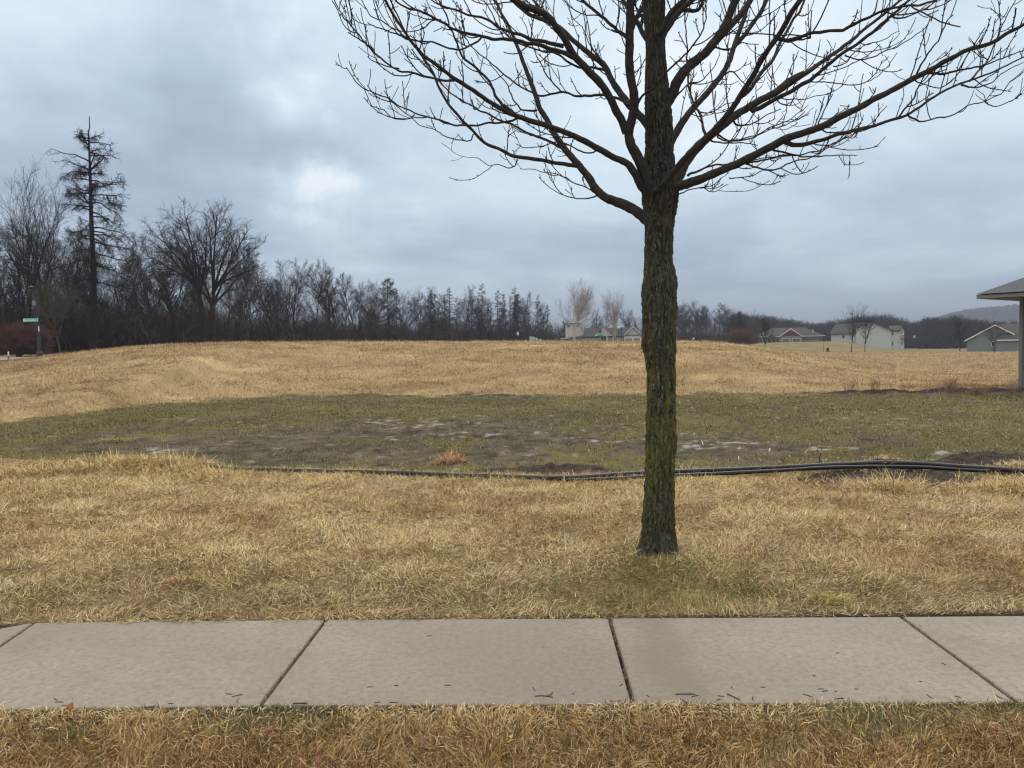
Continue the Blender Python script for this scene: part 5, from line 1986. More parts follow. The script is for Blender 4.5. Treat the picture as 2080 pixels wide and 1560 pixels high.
def window(root, x, z, w, h, y, nx=1, nz=1, face='y', trim='trim_white', side=-1):
    """frame with pane on a wall; face y: wall plane y = const, face x: wall plane x = const; side: outward sign"""
    A, B = Acc(), Acc()
    t = .09

    def bx(acc, a0, a1, z0, z1, d0, d1):
        lo, hi = sorted((y + side * d0, y + side * d1))
        if face == 'y':
            acc.box(a0, a1, lo, hi, z0, z1)
        else:
            acc.box(lo, hi, a0, a1, z0, z1)
    bx(A, x - w / 2 - t, x - w / 2, z - h / 2 - t, z + h / 2 + t, .002, .06)
    bx(A, x + w / 2, x + w / 2 + t, z - h / 2 - t, z + h / 2 + t, .002, .06)
    bx(A, x - w / 2, x + w / 2, z - h / 2 - t, z - h / 2, .002, .06)
    bx(A, x - w / 2, x + w / 2, z + h / 2, z + h / 2 + t, .002, .06)
    for i in range(1, nx):
        c = x - w / 2 + w * i / nx
        bx(A, c - .03, c + .03, z - h / 2, z + h / 2, .004, .05)
    for i in range(1, nz):
        c = z - h / 2 + h * i / nz
        bx(A, x - w / 2, x + w / 2, c - .03, c + .03, .004, .048)
    f = A.build('window', M[trim], root)
    bx(B, x - w / 2, x + w / 2, z - h / 2, z + h / 2, .001, .02)
    B.build('pane', M['glass'], f)


def gdoor(root, x0, x1, z1, y, m='door_dark'):
    A = Acc()
    A.box(x0, x1, y - .05, y - .002, 0, z1)
    for k in range(1, 4):
        A.box(x0 + .02, x1 - .02, y - .065, y - .05, z1 * k / 4 - .25 * z1 + .05, z1 * k / 4 - .05)
    d = A.build('garage_door', M[m], root)
    B = Acc()
    t = .14
    B.box(x0 - t, x0, y - .07, y - .003, 0, z1 + t)
    B.box(x1, x1 + t, y - .07, y - .003, 0, z1 + t)
    B.box(x0, x1, y - .07, y - .003, z1, z1 + t)
    B.build('door_frame', M['trim_white'], d)


def gable_roof_x(acc, x0, x1, y0, y1, ze, zr, ov=.5, t=.22):
    """ridge along x"""
    yc = (y0 + y1) / 2
    sl = (zr - ze) / (yc - y0)
    a, b = y0 - ov, y1 + ov
    z = ze - ov * sl
    acc.slab([(x0 - ov, a, z), (x1 + ov, a, z), (x1 + ov, yc, zr), (x0 - ov, yc, zr)], t)
    acc.slab([(x0 - ov, b, z), (x1 + ov, b, z), (x1 + ov, yc + .004, zr), (x0 - ov, yc + .004, zr)], t)


def gable_roof_y(acc, x0, x1, y0, y1, ze, zr, ov=.5, t=.22, ovy=.5):
    xc = (x0 + x1) / 2
    sl = (zr - ze) / (xc - x0)
    z = ze - ov * sl
    acc.slab([(x0 - ov, y0 - ovy, z), (x0 - ov, y1, z), (xc, y1, zr), (xc, y0 - ovy, zr)], t)
    acc.slab([(x1 + ov, y0 - ovy, z), (x1 + ov, y1, z), (xc + .004, y1, zr), (xc + .004, y0 - ovy, zr)], t)


def rake(acc, x0, x1, y, ze, zr, ov=.5, d=.28, ovy=.5):
    """white boards along a front gable"""
    xc = (x0 + x1) / 2
    sl = (zr - ze) / (xc - x0)
    z = ze - ov * sl
    acc.prism([(x0 - ov, z - d), (x0 - ov, z + .03), (xc, zr + .03), (xc, zr - d)], y - ovy - .06, y - ovy - .004)
    acc.prism([(x1 + ov, z + .03), (x1 + ov, z - d), (xc + .002, zr - d), (xc + .002, zr + .03)], y - ovy - .06, y - ovy - .004)


def hip_roof(acc, x0, x1, y0, y1, ze, zr, ov=.6, t=.2, rl=None):
    a, b, c, d = x0 - ov, x1 + ov, y0 - ov, y1 + ov
    yc = (c + d) / 2
    run = (d - c) / 2
    l = run if rl is None else rl
    r0, r1 = (a + l, yc, zr), (b - l, yc, zr)
    acc.add([(a, c, ze), (b, c, ze), (b, d, ze), (a, d, ze), r0, r1, (a, c, ze - t), (b, c, ze - t), (b, d, ze - t), (a, d, ze - t)],
            [(0, 1, 5, 4), (1, 2, 5), (2, 3, 4, 5), (3, 0, 4), (0, 6, 7, 1), (1, 7, 8, 2), (2, 8, 9, 3), (3, 9, 6, 0), (6, 9, 8, 7)])


def make_red_house():
    D, u0, v0, s = 260., 1370, 570, 6.303
    k = D / F / s

    def ux(u):
        return (u - 1455) * k
    b = P(u0 + 1455 / s, v0 + 803 / s, D)
    root = empty('brown_house', (b[0], D, b[2]))
    root.rotation_euler = (0, 0, -math.atan((1600 - 1040) / F))
    root.scale = (math.cos(math.atan((1600 - 1040) / F)), 1, 1)
    tag(root, 'low brown ranch house with red garage gable and grey roof', 'house')

    def uz(v):
        return (803 - v) * k
    xl, xr = ux(1015), ux(1895)
    A = Acc()
    A.box(xl, xr, 3, 15, -1.5, uz(708))
    A.box(ux(1340), ux(1640), 0, 2.99, -1.5, uz(708))
    A.build('wall', M['siding_tan'], root)
    R_ = Acc()
    hip_roof(R_, xl, xr, 3, 15, uz(712), uz(595), .9)
    roof = R_.build('roof', M['shingle'], root)
    V = Acc()
    V.lathe([(.12, uz(680)), (.12, uz(628)), (.15, uz(628)), (.15, uz(622))], 8, (ux(1775), 4.5))
    V.build('vent_pipe', M['trim_white'], roof)
    R2 = Acc()
    gable_roof_y(R2, ux(1352), ux(1628), 0, 9, uz(705), uz(614), .35)
    R2.build('garage_roof', M['shingle'], root)
    g = Acc()
    xc = ux(1490)
    g.prism([(ux(1365), uz(703)), (ux(1615), uz(703)), (xc, uz(622))], -.12, -.01)
    g.build('gable_front', M['siding_red'], root)
    w = Acc()
    rake(w, ux(1352), ux(1628), 0, uz(705), uz(614), .35)
    w.box(xl - .9, xr + .9, 2.02, 2.08, uz(718), uz(711))
    w.build('fascia', M['trim_white'], root)
    p = Acc()
    gable_roof_y(p, ux(1200), ux(1290), 1, 6, uz(716), uz(684), .25, ovy=.3)
    p.build('porch_roof', M['shingle'], root)
    p = Acc()
    p.prism([(ux(1200), uz(719)), (ux(1290), uz(719)), (ux(1245), uz(690))], 1.02, 1.1)
    p.box(ux(1296), ux(1306), .9, 1.15, -1, uz(719))
    p.build('porch_gable', M['siding_tan'], root)
    gdoor(root, ux(1382), ux(1474), uz(742), 0)
    gdoor(root, ux(1512), ux(1606), uz(742), 0)
    for x in (1700, 1745, 1787, 1828):
        window(root, ux(x), uz(760), .55, .55, 3)
    window(root, ux(1102), uz(768), .95, 1.05, 3, 2)
    window(root, ux(1215), uz(765), 1.2, 1.5, 3, 3)
    window(root, ux(1268), uz(768), .7, 1.9, 3)


make_red_house()


def make_pale_house():
    D, u0, v0, s = 240., 1650, 580, 8.32
    k = D / F / s
    b = P(u0 + 900 / s, v0 + 1035 / s, D)
    root = empty('pale_house', (b[0], D, b[2]))
    root.rotation_euler = (0, 0, -math.atan((1758 - 1040) / F))
    root.scale = (math.cos(math.atan((1758 - 1040) / F)), 1, 1)
    tag(root, 'large pale green-white two-storey house with grey roof and a raised deck', 'house')

    def ux(u):
        return (u - 900) * k

    def uz(v):
        return (1035 - v) * k
    A = Acc()
    A.box(ux(298), ux(738), 4, 14, uz(1040), uz(802))
    A.prism([(ux(740), uz(1110)), (ux(1325), uz(1110)), (ux(1325), uz(752)), (ux(985), uz(612)), (ux(740), uz(718))], 2, 15)
    A.box(ux(1325) + .004, ux(1478), 3, 13, uz(1120), uz(757))
    A.prism([(ux(1480), uz(1110)), (ux(1545), uz(1100)), (ux(1545), uz(770)), (ux(1515), uz(705)), (ux(1480), uz(760))], 2.6, 12.8)
    A.build('wall', M['siding_pale'], root)
    C = Acc()
    C.box(ux(1318), ux(1470), 1.2, 1.96, uz(1130), uz(1098))
    C.box(ux(1100), ux(1290), 1.5, 1.96, uz(1130), uz(1072))
    C.build('foundation', M['concrete_wall'], root)
    R_ = Acc()
    # left wing roof: slope towards the viewer, ridge above
    R_.slab([(ux(265), 3.3, uz(805)), (ux(745), 3.3, uz(800)), (ux(1000), 9, uz(604)), (ux(360), 9, uz(634))], .25)
    R_.slab([(ux(265), 14.6, uz(805)), (ux(745), 14.6, uz(800)), (ux(1000), 9.01, uz(604)), (ux(360), 9.01, uz(634))], .25)
    R_.slab([(ux(265), 3.3, uz(805)), (ux(360), 9, uz(634)), (ux(265), 14.6, uz(805))], .25)
    # right slope of the cross gable
    R_.slab([(ux(985), 1.4, uz(604)), (ux(1345), 1.4, uz(756)), (ux(1345), 15.6, uz(752)), (ux(1010), 15.6, uz(600))], .25)
    R_.slab([(ux(984), 1.4, uz(604)), (ux(735), 1.4, uz(715)), (ux(735), 15.6, uz(715)), (ux(984), 15.6, uz(604))], .25)
    # right wing
    R_.slab([(ux(1320), 2.4, uz(766)), (ux(1482), 2.4, uz(766)), (ux(1520), 8, uz(678)), (ux(1290), 8, uz(680))], .22)
    R_.slab([(ux(1320), 13.6, uz(766)), (ux(1482), 13.6, uz(766)), (ux(1520), 8.01, uz(678)), (ux(1290), 8.01, uz(680))], .22)
    R_.slab([(ux(1516), 2.2, uz(690)), (ux(1553), 2.2, uz(772)), (ux(1553), 13.2, uz(772)), (ux(1516), 13.2, uz(690))], .2)
    R_.slab([(ux(1515), 2.2, uz(690)), (ux(1472), 2.2, uz(768)), (ux(1472), 13.2, uz(768)), (ux(1515), 13.2, uz(690))], .2)
    R_.build('roof', M['shingle'], root)
    window(root, ux(513), uz(858), .50, .75, 4, trim='dark_wood')
    window(root, ux(1505), uz(805), .38, .8, 2.6)
    window(root, ux(1508), uz(985), .38, 1.2, 2.6)
    window(root, ux(1352), uz(815), .35, 1.1, 3, trim='siding_pale')
    window(root, ux(1355), uz(985), .35, 1.1, 3, trim='siding_pale')
    E = Acc()
    E.box(ux(348), ux(378), 3.5, 3.98, uz(965), uz(925))
    E.build('meter_box', M['box_green'], root)
    Dk = Acc()
    zf = uz(905)
    Dk.box(ux(1485), ux(1850), 2.0, 2.58, zf - .2, zf)
    Dk.box(ux(1548), ux(1850), 2.6, 9, zf - .2, zf - .01)
    Dk.box(ux(1485), ux(1850), 2.02, 2.08, zf + .85, zf + .95)
    for i in range(26):
        x = ux(1488) + i * (ux(1848) - ux(1488)) / 25
        Dk.box(x - .03, x + .03, 2.03, 2.07, zf, zf + .85)
    for x in (1560, 1775, 1842):
        Dk.box(ux(x) - .09, ux(x) + .09, 2.1, 2.3, uz(1110), zf - .2)
    dk = Dk.build('deck', M['dark_wood'], root)
    Q = Acc()
    Q.box(ux(1690), ux(1732), 2.2, 2.25, zf + .1, zf + .95)
    Q.build('deck_screen', M['trim_white'], dk)
    U = Acc()
    U.lathe([(.10, uz(950)), (.16, uz(945)), (.16, uz(932)), (.08, uz(926))], 10, (ux(916), 1.85))
    U.build('wall_lamp', M['white'], root)


make_pale_house()


def make_grey_house():
    D, u0, v0, s = 150., 1960, 560, 6.24
    k = D / F / s
    b = P(u0 + 375 / s, v0 + 990 / s, D)
    root = empty('grey_house', (b[0], D, b[2]))
    root.rotation_euler = (0, 0, -math.atan((2020 - 1040) / F))
    root.scale = (math.cos(math.atan((2020 - 1040) / F)), 1, 1)
    tag(root, 'grey-green gabled house with white rake boards at the field edge', 'house')

    def ux(u):
        return (u - 375) * k

    def uz(v):
        return (990 - v) * k
    A = Acc()
    A.prism([(ux(15), -1), (ux(735), -1), (ux(735), uz(800)), (ux(375), uz(632)), (ux(15), uz(800))], 0, 12)
    A.box(ux(395), ux(1250), -1.2, -.004, -1, uz(812))
    A.build('wall', M['siding_grey'], root)
    R_ = Acc()
    gable_roof_y(R_, ux(15), ux(735), 0, 12, uz(803), uz(622), .45)
    R_.slab([(ux(385), -1.7, uz(815)), (ux(1260), -1.7, uz(815)), (ux(1260), -.006, uz(735)), (ux(450), -.006, uz(735))], .14)
    R_.slab([(ux(410), .3, uz(745)), (ux(1260), .3, uz(745)), (ux(1260), 6, uz(606)), (ux(410), 6, uz(606))], .14)
    R_.build('roof', M['shingle'], root)
    W_ = Acc()
    xc, d = ux(375), .2
    sl = (uz(622) - uz(803)) / (xc - ux(15))
    z = uz(803) - .45 * sl
    W_.prism([(ux(15) - .45, z - d), (ux(15) - .45, z + .03), (xc, uz(622) + .03), (xc, uz(622) - d)], -.56, -.5)
    x1 = ux(628)
    z1 = uz(622) - (x1 - xc) * sl
    W_.prism([(x1, z1 + .03), (x1, z1 - d), (xc + .002, uz(622) - d), (xc + .002, uz(622) + .03)], -.56, -.5)
    W_.box(ux(385), ux(1260), -1.78, -1.72, uz(815) - .16, uz(815) + .02)
    W_.build('rake_board', M['trim_white'], root)
    C = Acc()
    C.box(ux(15) - .02, ux(380), -.03, -.005, -1, uz(984))
    C.build('foundation', M['concrete_wall'], root)
    window(root, ux(357), uz(866), .55, .85, 0)


make_grey_house()


def make_tower_house():
    D, u0, v0, s = 200., 1100, 540, 8.667
    k = D / F / s
    b = P(u0 + 900 / s, v0 + 1325 / s, D)
    root = empty('tower_house', (b[0], D, b[2] - .3))
    root.rotation_euler = (0, 0, -math.atan((1204 - 1040) / F))
    root.scale = (math.cos(math.atan((1204 - 1040) / F)), 1, 1)
    tag(root, 'cream house with a square windowed tower and gabled garage behind the mound', 'house')

    def ux(u):
        return (u - 900) * k

    def uz(v):
        return (1325 - v) * k + .3
    A = Acc()
    A.box(ux(415), ux(680), 3, 7, -1, uz(1012))
    A.prism([(ux(665), uz(1250)), (ux(735), uz(1250)), (ux(735), uz(1160)), (ux(665), uz(1110))], 3.5, 6.5)
    A.box(ux(330), ux(1440), 1.5, 10, -1, uz(1262))
    A.box(ux(1450), ux(1760), 0, 9, -1, uz(1240))
    A.prism([(ux(1450), uz(1240)), (ux(1760), uz(1240)), (ux(1608), uz(1095))], .002, 9)
    A.build('wall', M['siding_cream'], root)
    T = Acc()
    hip_roof(T, ux(415), ux(680), 3, 7, uz(1004), uz(985), .35, .12)
    T.build('tower_roof', M['shingle'], root)
    window(root, ux(470), uz(1050), 1.05, .75, 3, 3, 2)
    window(root, ux(608), uz(1050), 1.25, .75, 3, 3, 2)
    R_ = Acc()
    R_.slab([(ux(310), 1.0, uz(1288)), (ux(760), 1.0, uz(1262)), (ux(760), 4, uz(1212)), (ux(640), 4, uz(1212))], .15)
    R_.slab([(ux(740), .9, uz(1245)), (ux(1450), .9, uz(1245)), (ux(1600), 5.5, uz(1085)), (ux(750), 5.5, uz(1085))], .18)
    R_.slab([(ux(740), 10.4, uz(1245)), (ux(1450), 10.4, uz(1245)), (ux(1600), 5.51, uz(1085)), (ux(750), 5.51, uz(1085))], .18)
    R_.build('roof', M['shingle'], root)
    g = Acc()
    gable_roof_y(g, ux(1455), ux(1760), 0, 8, uz(1222), uz(1078), .1)
    g.build('garage_roof', M['shingle'], root)
    w = Acc()
    rake(w, ux(1455), ux(1760), 0, uz(1222), uz(1078), .1, .2)
    w.build('rake_board', M['trim_white'], root)
    p = Acc()
    p.box(ux(1448), ux(1770), -.12, -.004, uz(1240), uz(1222))
    p.build('belt_board', M['door_dark'], root)
    gdoor(root, ux(1468), ux(1588), uz(1285), 0, 'siding_tan')
    gdoor(root, ux(1612), ux(1726), uz(1285), 0, 'siding_tan')
    e = Acc()
    gable_roof_y(e, ux(960), ux(1225), .0, 5, uz(1225), uz(1098), .1, .14, .1)
    gable_roof_y(e, ux(1010), ux(1190), -.8, 4, uz(1232), uz(1165), .08, .12, .1)
    e.build('entry_roof', M['shingle'], root)
    e = Acc()
    e.prism([(ux(960), uz(1240)), (ux(1225), uz(1240)), (ux(1092), uz(1112))], .02, .2)
    e.prism([(ux(1010), uz(1244)), (ux(1190), uz(1244)), (ux(1100), uz(1178))], -.78, -.6)
    e.build('entry_gable', M['siding_cream'], root)
    e = Acc()
    rake(e, ux(960), ux(1225), 0, uz(1225), uz(1098), .1, .14, .1)
    rake(e, ux(1010), ux(1190), -.8, uz(1232), uz(1165), .08, .12, .1)
    e.build('entry_trim', M['trim_white'], root)
    for x in (1030, 1150):
        c = Acc()
        c.box(ux(x) - .12, ux(x) + .12, -.7, -.46, -1, uz(1240))
        c.build('column', M['trim_white'], root)
    window(root, ux(1092), uz(1290), 1.4, .9, 1.5, 2)
    window(root, ux(1300), uz(1295), .8, .7, 1.5)


make_tower_house()


# the unfinished house at the right edge
def make_near_house():
    D = 27.6
    g0 = G(2070, 797)
    D = float(g0[1])
    g = np.array([P(2068, 790, D)[0], D, 0.0])
    root = empty('unfinished_house', g, math.radians(-55))
    tag(root, 'unfinished house wrapped in pale building sheet with a dark hip roof and grey trim', 'house')
    k = D / F
    zs = P(2068, 605, D)[2]       # soffit height
    M['wrap'] = mat('building_wrap', (.55, .66, .66), .5, .4, var=(.48, .60, .62), scale=2.2, bump=.01, bscale=5)
    M['trim_taupe'] = mat('trim_taupe', (.235, .215, .20), .7, .3, var=(.20, .185, .175), scale=3, stretch=(1, 1, .2))
    M['soffit_grey'] = mat('soffit_grey', (.13, .125, .125), .8, .2, var=(.11, .105, .105), scale=2)
    M['mark_teal'] = mat('mark_teal', (.10, .33, .33), .6, .3, var=(.13, .38, .38), scale=9)
    L, W_ = 11., 9.
    A = Acc()
    A.box(.10, L, .125, W_, -.1, zs - .02)
    wall = A.build('wall', M['wrap'], root)
    C = Acc()
    C.box(0, .105, 0, .12, .03, zs - .025)
    C.box(0, .12, .122, .29, .03, zs - .025)
    C.box(.107, .122, .06, .125, .03, zs - .025)
    C.build('corner_board', M['trim_taupe'], root)
    ov = .97
    hf = .155
    rise = .50
    z0 = zs + hf
    a, b, c, d = -ov, L + .6, -ov, W_ + ov
    half = (d - c) / 2
    zr = z0 + half * rise
    R_ = Acc()
    R_.add([(a, c, z0), (b, c, z0), (b, d, z0), (a, d, z0), (a + half, (c + d) / 2, zr), (b, (c + d) / 2, zr)],
           [(0, 1, 5, 4), (2, 3, 4, 5), (3, 0, 4)])
    R_.add([(a, c, z0 - .03), (b, c, z0 - .03), (b, d, z0 - .03), (a, d, z0 - .03)], [(0, 3, 2, 1)])
    R_.build('roof', M['shingle_blue'], root)
    Fs = Acc()
    Fs.box(a + .02, b, c + .02, c + .06, zs, z0 - .035)
    Fs.box(a + .02, a + .06, c + .062, d - .02, zs, z0 - .035)
    Fs.box(a + .02, b, d - .06, d - .02, zs, z0 - .035)
    Fs.build('fascia', M['trim_taupe'], root)
    So = Acc()
    So.box(a + .062, b, c + .062, d - .062, zs + .004, zs + .03)
    So.build('soffit', M['soffit_grey'], root)
    # horizontal band at the wall head and marks printed on the wrap
    B = Acc()
    B.box(.13, L, .09, .1235, zs - .55, zs - .025)
    B.build('frieze_board', M['shingle_blue'], root)
    T = Acc()
    zt = P(2076, 741, D)[2]
    for q in range(4):
        x = .15 + q * 2.6
        T.box(x, x + .9, .117, .1235, zt, zt + .035)
        T.box(x, x + .9, .117, .1235, zt - .10, zt - .065)
        T.box(x, x + .05, .117, .1230, zt - .065, zt)
    T.build('wrap_print', M['mark_teal'], wall)
    # framed opening farther along the wall
    window(root, 4.2, 1.7, 1.4, 1.2, .13, 2, 1, trim='trim_taupe')


make_near_house()

# ------------------------------------------------------------------ black drain pipes
M['pipe'] = mat('pipe_plastic', (.008, .0085, .010), .42, .35, var=(.018, .016, .014), scale=5, bump=.004, bscale=14)


def make_pipe(name, pts, r, label):
    px = catmull([(a, b) for a, b, z in pts], 24)
    zz = catmull([(i, z) for i, (a, b, z) in enumerate(pts)], 24)[:, 1]
    W = np.array([G(a, b, z) for (a, b), z in zip(px, zz)])
    for i in range(len(W)):
        gz = Hs(W[i, 0], W[i, 1])
        W[i, 2] = max(W[i, 2], gz + r * .50)
    kk = np.ones(11) / 11
    W[:, 2] = np.convolve(np.pad(W[:, 2], 5, mode='edge'), kk, 'valid')
    n = len(W)
    R_ = r * (1 + .30 * (fbm(np.arange(n) * .12, np.zeros(n), 5) - .5))
    A = TubeAcc()
    A.add(W[None], R_[None], 14)
    o = A.build(name, M['pipe'])
    tag(o, label, 'pipe', 'black pipes lying along the lawn edge')


make_pipe('drain_pipe', [(330, 945, .02), (480, 954, .05), (640, 958, .06), (760, 960, .06), (900, 965, .05), (1040, 971, .045), (1150, 971, .05), (1260, 964, .06), (1340, 960, .07), (1440, 956, .07), (1560, 951, .085), (1680, 945, .10), (1790, 941, .11), (1880, 943, .10), (1960, 949, .08), (2040, 954, .08), (2120, 960, .06), (2400, 975, .05)], .035,
          'longer black plastic pipe running along the back edge of the straw lawn')
make_pipe('drain_pipe', [(1150, 976, .03), (1250, 972, .04), (1340, 967, .05), (1440, 963, .06), (1560, 957, .08), (1680, 950, .10), (1780, 948, .11), (1870, 949, .10), (1950, 954, .08), (2010, 957, .06)], .024,
          'thinner black pipe lying tight against the front of the longer one')

# ------------------------------------------------------------------ heaps, tufts, weeds
def straw_heap(name, px, py, w, h, nb, pal, label, cat, seed, length=.2, dark=True):
    rg = np.random.default_rng(seed)
    g = G(px, py)
    x0, y0 = g[0], g[1]
    n = nb
    th = rg.random(n) * 6.28
    rr = np.sqrt(rg.random(n)) * w / 2
    X, Y = rr * np.cos(th), rr * np.sin(th) * .7
    Z = h * np.clip(1 - (rr / (w / 2)) ** 2, 0, 1) * (.2 + .8 * rg.random(n))
    az = th + rg.normal(0, .9, n)
    tl = np.clip(rg.normal(1.12, .35, n), .05, 1.5)
    bd = rg.normal(.55, .45, n)
    L = length * (.4 + .8 * rg.random(n))

    def dr(t):
        return np.stack([np.sin(t) * np.cos(az), np.sin(t) * np.sin(az), np.cos(t)], 1)
    b = np.stack([X, Y, Z - .02], 1)
    pts = [b]
    for q in range(1, 5):
        pts.append(pts[-1] + dr(np.minimum(tl + bd * q / 4, 2.1)) * (L / 4)[:, None])
    Pt = np.stack(pts, 1)
    W_ = (.0022 + .0022 * rg.random(n))[:, None, None] * np.stack([-np.sin(az), np.cos(az), np.zeros(n)], 1)[:, None] * np.array([1, 1, .9, .7, .15])[None, :, None]
    V = np.stack([Pt - W_, Pt + W_], 2).reshape(-1, 3)
    kk = np.arange(n)[:, None] * 10
    Q = np.concatenate([kk + np.array([[2 * q, 2 * q + 1, 2 * q + 3, 2 * q + 2]]) for q in range(4)], 1).reshape(-1, 4)
    c = np.repeat(pick(rg, pal, np.ones(len(pal)) / len(pal), n), 10, 0)
    o = mesh_from(name, V, quads=Q, mat=M['grass'], col=np.clip(c, .01, .8))
    o.location = (x0, y0, Hs(x0, y0))
    tag(o, label, cat)
    return o


ORANGE = np.array([[.50, .27, .10], [.42, .20, .08], [.55, .35, .15], [.25, .12, .06]])
YEL = np.array([[.55, .42, .18], [.48, .34, .13], [.62, .50, .27], [.35, .24, .10]])
GOLD = np.array([[.40, .31, .07], [.46, .36, .12], [.30, .26, .06], [.22, .21, .06]])
PALE = np.array([[.62, .55, .42], [.55, .48, .36], [.48, .40, .28]])
straw_heap('grass_clump', 915, 938, .50, .16, 420, ORANGE, 'rust-orange clump of dead grass just behind the black pipe', 'clump', 1, .17)
straw_heap('grass_clump', 1395, 948, .34, .03, 60, PALE, 'looping pale stalks right of the trunk behind the pipe', 'clump', 2, .20)
straw_heap('grass_clump', 1800, 995, .9, .12, 900, YEL, 'combed-over mound of long straw in front of the pipe at right', 'clump', 3, .24)
straw_heap('grass_clump', 2068, 1000, .9, .12, 700, YEL, 'bushy straw tussock at the right end of the lawn by the pipe', 'clump', 4, .24)
straw_heap('grass_clump', 1690, 1222, .30, .04, 420, GOLD, 'golden-green grass tuft by the pavement right of the tree', 'clump', 5, .085)
straw_heap('grass_clump', 385, 1180, .34, .03, 300, np.array([[.52, .34, .15], [.45, .28, .11]]), 'small orange-tan tuft on the lawn at left', 'clump', 6, .07)
straw_heap('grass_clump', 265, 1150, .30, .02, 45, PALE, 'bleached broken stalks behind the orange-tan tuft', 'clump', 7, .09)
straw_heap('grass_clump', 75, 1198, .22, .015, 45, PALE, 'bleached grass fan lying flat at the left edge of the lawn', 'clump', 8, .10)
straw_heap('grass_clump', 220, 895, .5, .10, 260, np.array([[.34, .26, .10], [.22, .18, .07], [.42, .32, .14]]), 'brownish tussock in the wet lawn at left', 'clump', 9, .16)
straw_heap('grass_clump', 1240, 1512, .22, .01, 34, PALE, 'bleached straws in the verge below the third slab', 'clump', 10, .06)
straw_heap('grass_clump', 1330, 1530, .2, .01, 30, PALE, 'bleached star of straws near the bottom of the verge', 'clump', 12, .06)
for i, px in enumerate(range(-30, 445, 42)):
    straw_heap('grass_clump', px + random.uniform(-8, 8), 965 + random.uniform(-10, 8), .8, .10, 420, np.vstack([YEL, STRAW[:3]]), 'long draped straw tussock in the ridge left of where the pipe begins', 'clump', 20 + i, .25)['group'] = 'straw tussocks along the ridge'
for i, px in enumerate([560, 640, 725, 790, 885, 960, 1030, 1180, 1255]):
    straw_heap('grass_clump', px, 980 + random.uniform(-3, 5), .5, .03, 80, np.vstack([YEL, STRAW[:2]]), 'low straw tuft leaning over the pipe left of the trunk', 'clump', 40 + i, .17)['group'] = 'straw tufts leaning on the pipe'
for i, px in enumerate([1405, 1430, 1470, 1500, 1545, 1580, 1640, 1700, 1745, 1910, 1960]):
    straw_heap('grass_clump', px, 982 + random.uniform(-3, 3), .5, .03, 70, np.vstack([YEL, STRAW[:2]]), 'low straw tuft below the pipe right of the trunk', 'clump', 60 + i, .16)['group'] = 'straw tufts below the pipe'


def soil_heap(px, py, w, d, h, label, seed):
    rg = np.random.default_rng(seed)
    g = G(px, py)
    n = 130
    xs, ys = np.linspace(-1, 1, n), np.linspace(-1, 1, 60)
    X, Y = np.meshgrid(xs, ys)
    r = np.sqrt(X ** 2 + Y ** 2)
    Z = np.clip(1 - r ** 2, 0, 1) ** 1.2 * h * (.5 + fbm(X * 4 + seed, Y * 4, 7)) + (fbm(X * 16 + seed, Y * 12, 8) - .5) * .07 * np.clip(1.15 - r, 0, 1) - .03 * (r > .95)
    base = H((g[0] + X * w / 2).ravel(), (g[1] + Y * d / 2).ravel()).reshape(X.shape) - Hs(g[0], g[1])
    V = np.stack([X.ravel() * w / 2, Y.ravel() * d / 2, (Z + base).ravel() - .01], 1)
    i, j = np.meshgrid(np.arange(59), np.arange(n - 1), indexing='ij')
    a = i * n + j
    ok = (r.ravel()[a] < 1)
    Q = np.stack([a, a + 1, a + n + 1, a + n], -1)[ok]
    o = mesh_from('soil_heap', V, quads=Q, mat=M['soil'], smooth=True)
    o.location = (g[0], g[1], Hs(g[0], g[1]))
    tag(o, label, 'soil heap')


M['soil'] = mat('soil', (.030, .024, .020), .9, .2, var=(.062, .048, .038), scale=14, detail=6, bump=.03, bscale=22)
soil_heap(1110, 956, 2.3, .7, .10, 'low dark soil heap behind the pipe left of the trunk', 1)
soil_heap(1850, 972, 2.3, .8, .07, 'dark bare soil heap in front of the pipe at right', 2)
soil_heap(1990, 938, 1.7, .8, .14, 'dark clumpy soil heap behind the pipe at right', 3)


def weed(px, py, hpx, n, label, seed, m='red_brush', wide=.5):
    rg = np.random.default_rng(seed)
    g = G(px, py)
    h = hpx / F * g[1]
    K = 6
    P0 = np.zeros((n, K, 3))
    d = np.stack([rg.normal(0, wide, n), rg.normal(0, wide, n), np.ones(n)], 1)
    p = np.stack([rg.normal(0, h * wide * .5, n), rg.normal(0, h * wide * .3, n), np.zeros(n)], 1)
    for k in range(K):
        P0[:, k] = p
        d = d + rg.normal(0, .14, d.shape) + np.array([0, 0, .1])
        d /= np.linalg.norm(d, axis=1, keepdims=True)
        p = p + d * (h * (.6 + .4 * rg.random(n)) / (K - 1))[:, None]
    R0 = np.repeat((.006 * (1 - .6 * np.linspace(0, 1, K)))[None], n, 0)
    A = TubeAcc()
    A.add(P0, R0, 3)
    a, b = grow(rg, P0, R0, 7, .3, 1, 45, 15, lambda t, L: .10 + .2 * h * rg.random(t.shape), .1, .15, 4, .005, .0045)
    A.add(a, b, 3)
    o = A.build('weed_plant', M[m], smooth=False)
    o.location = (g[0], g[1], Hs(g[0], g[1]) - .03)
    tag(o, label, 'weed')


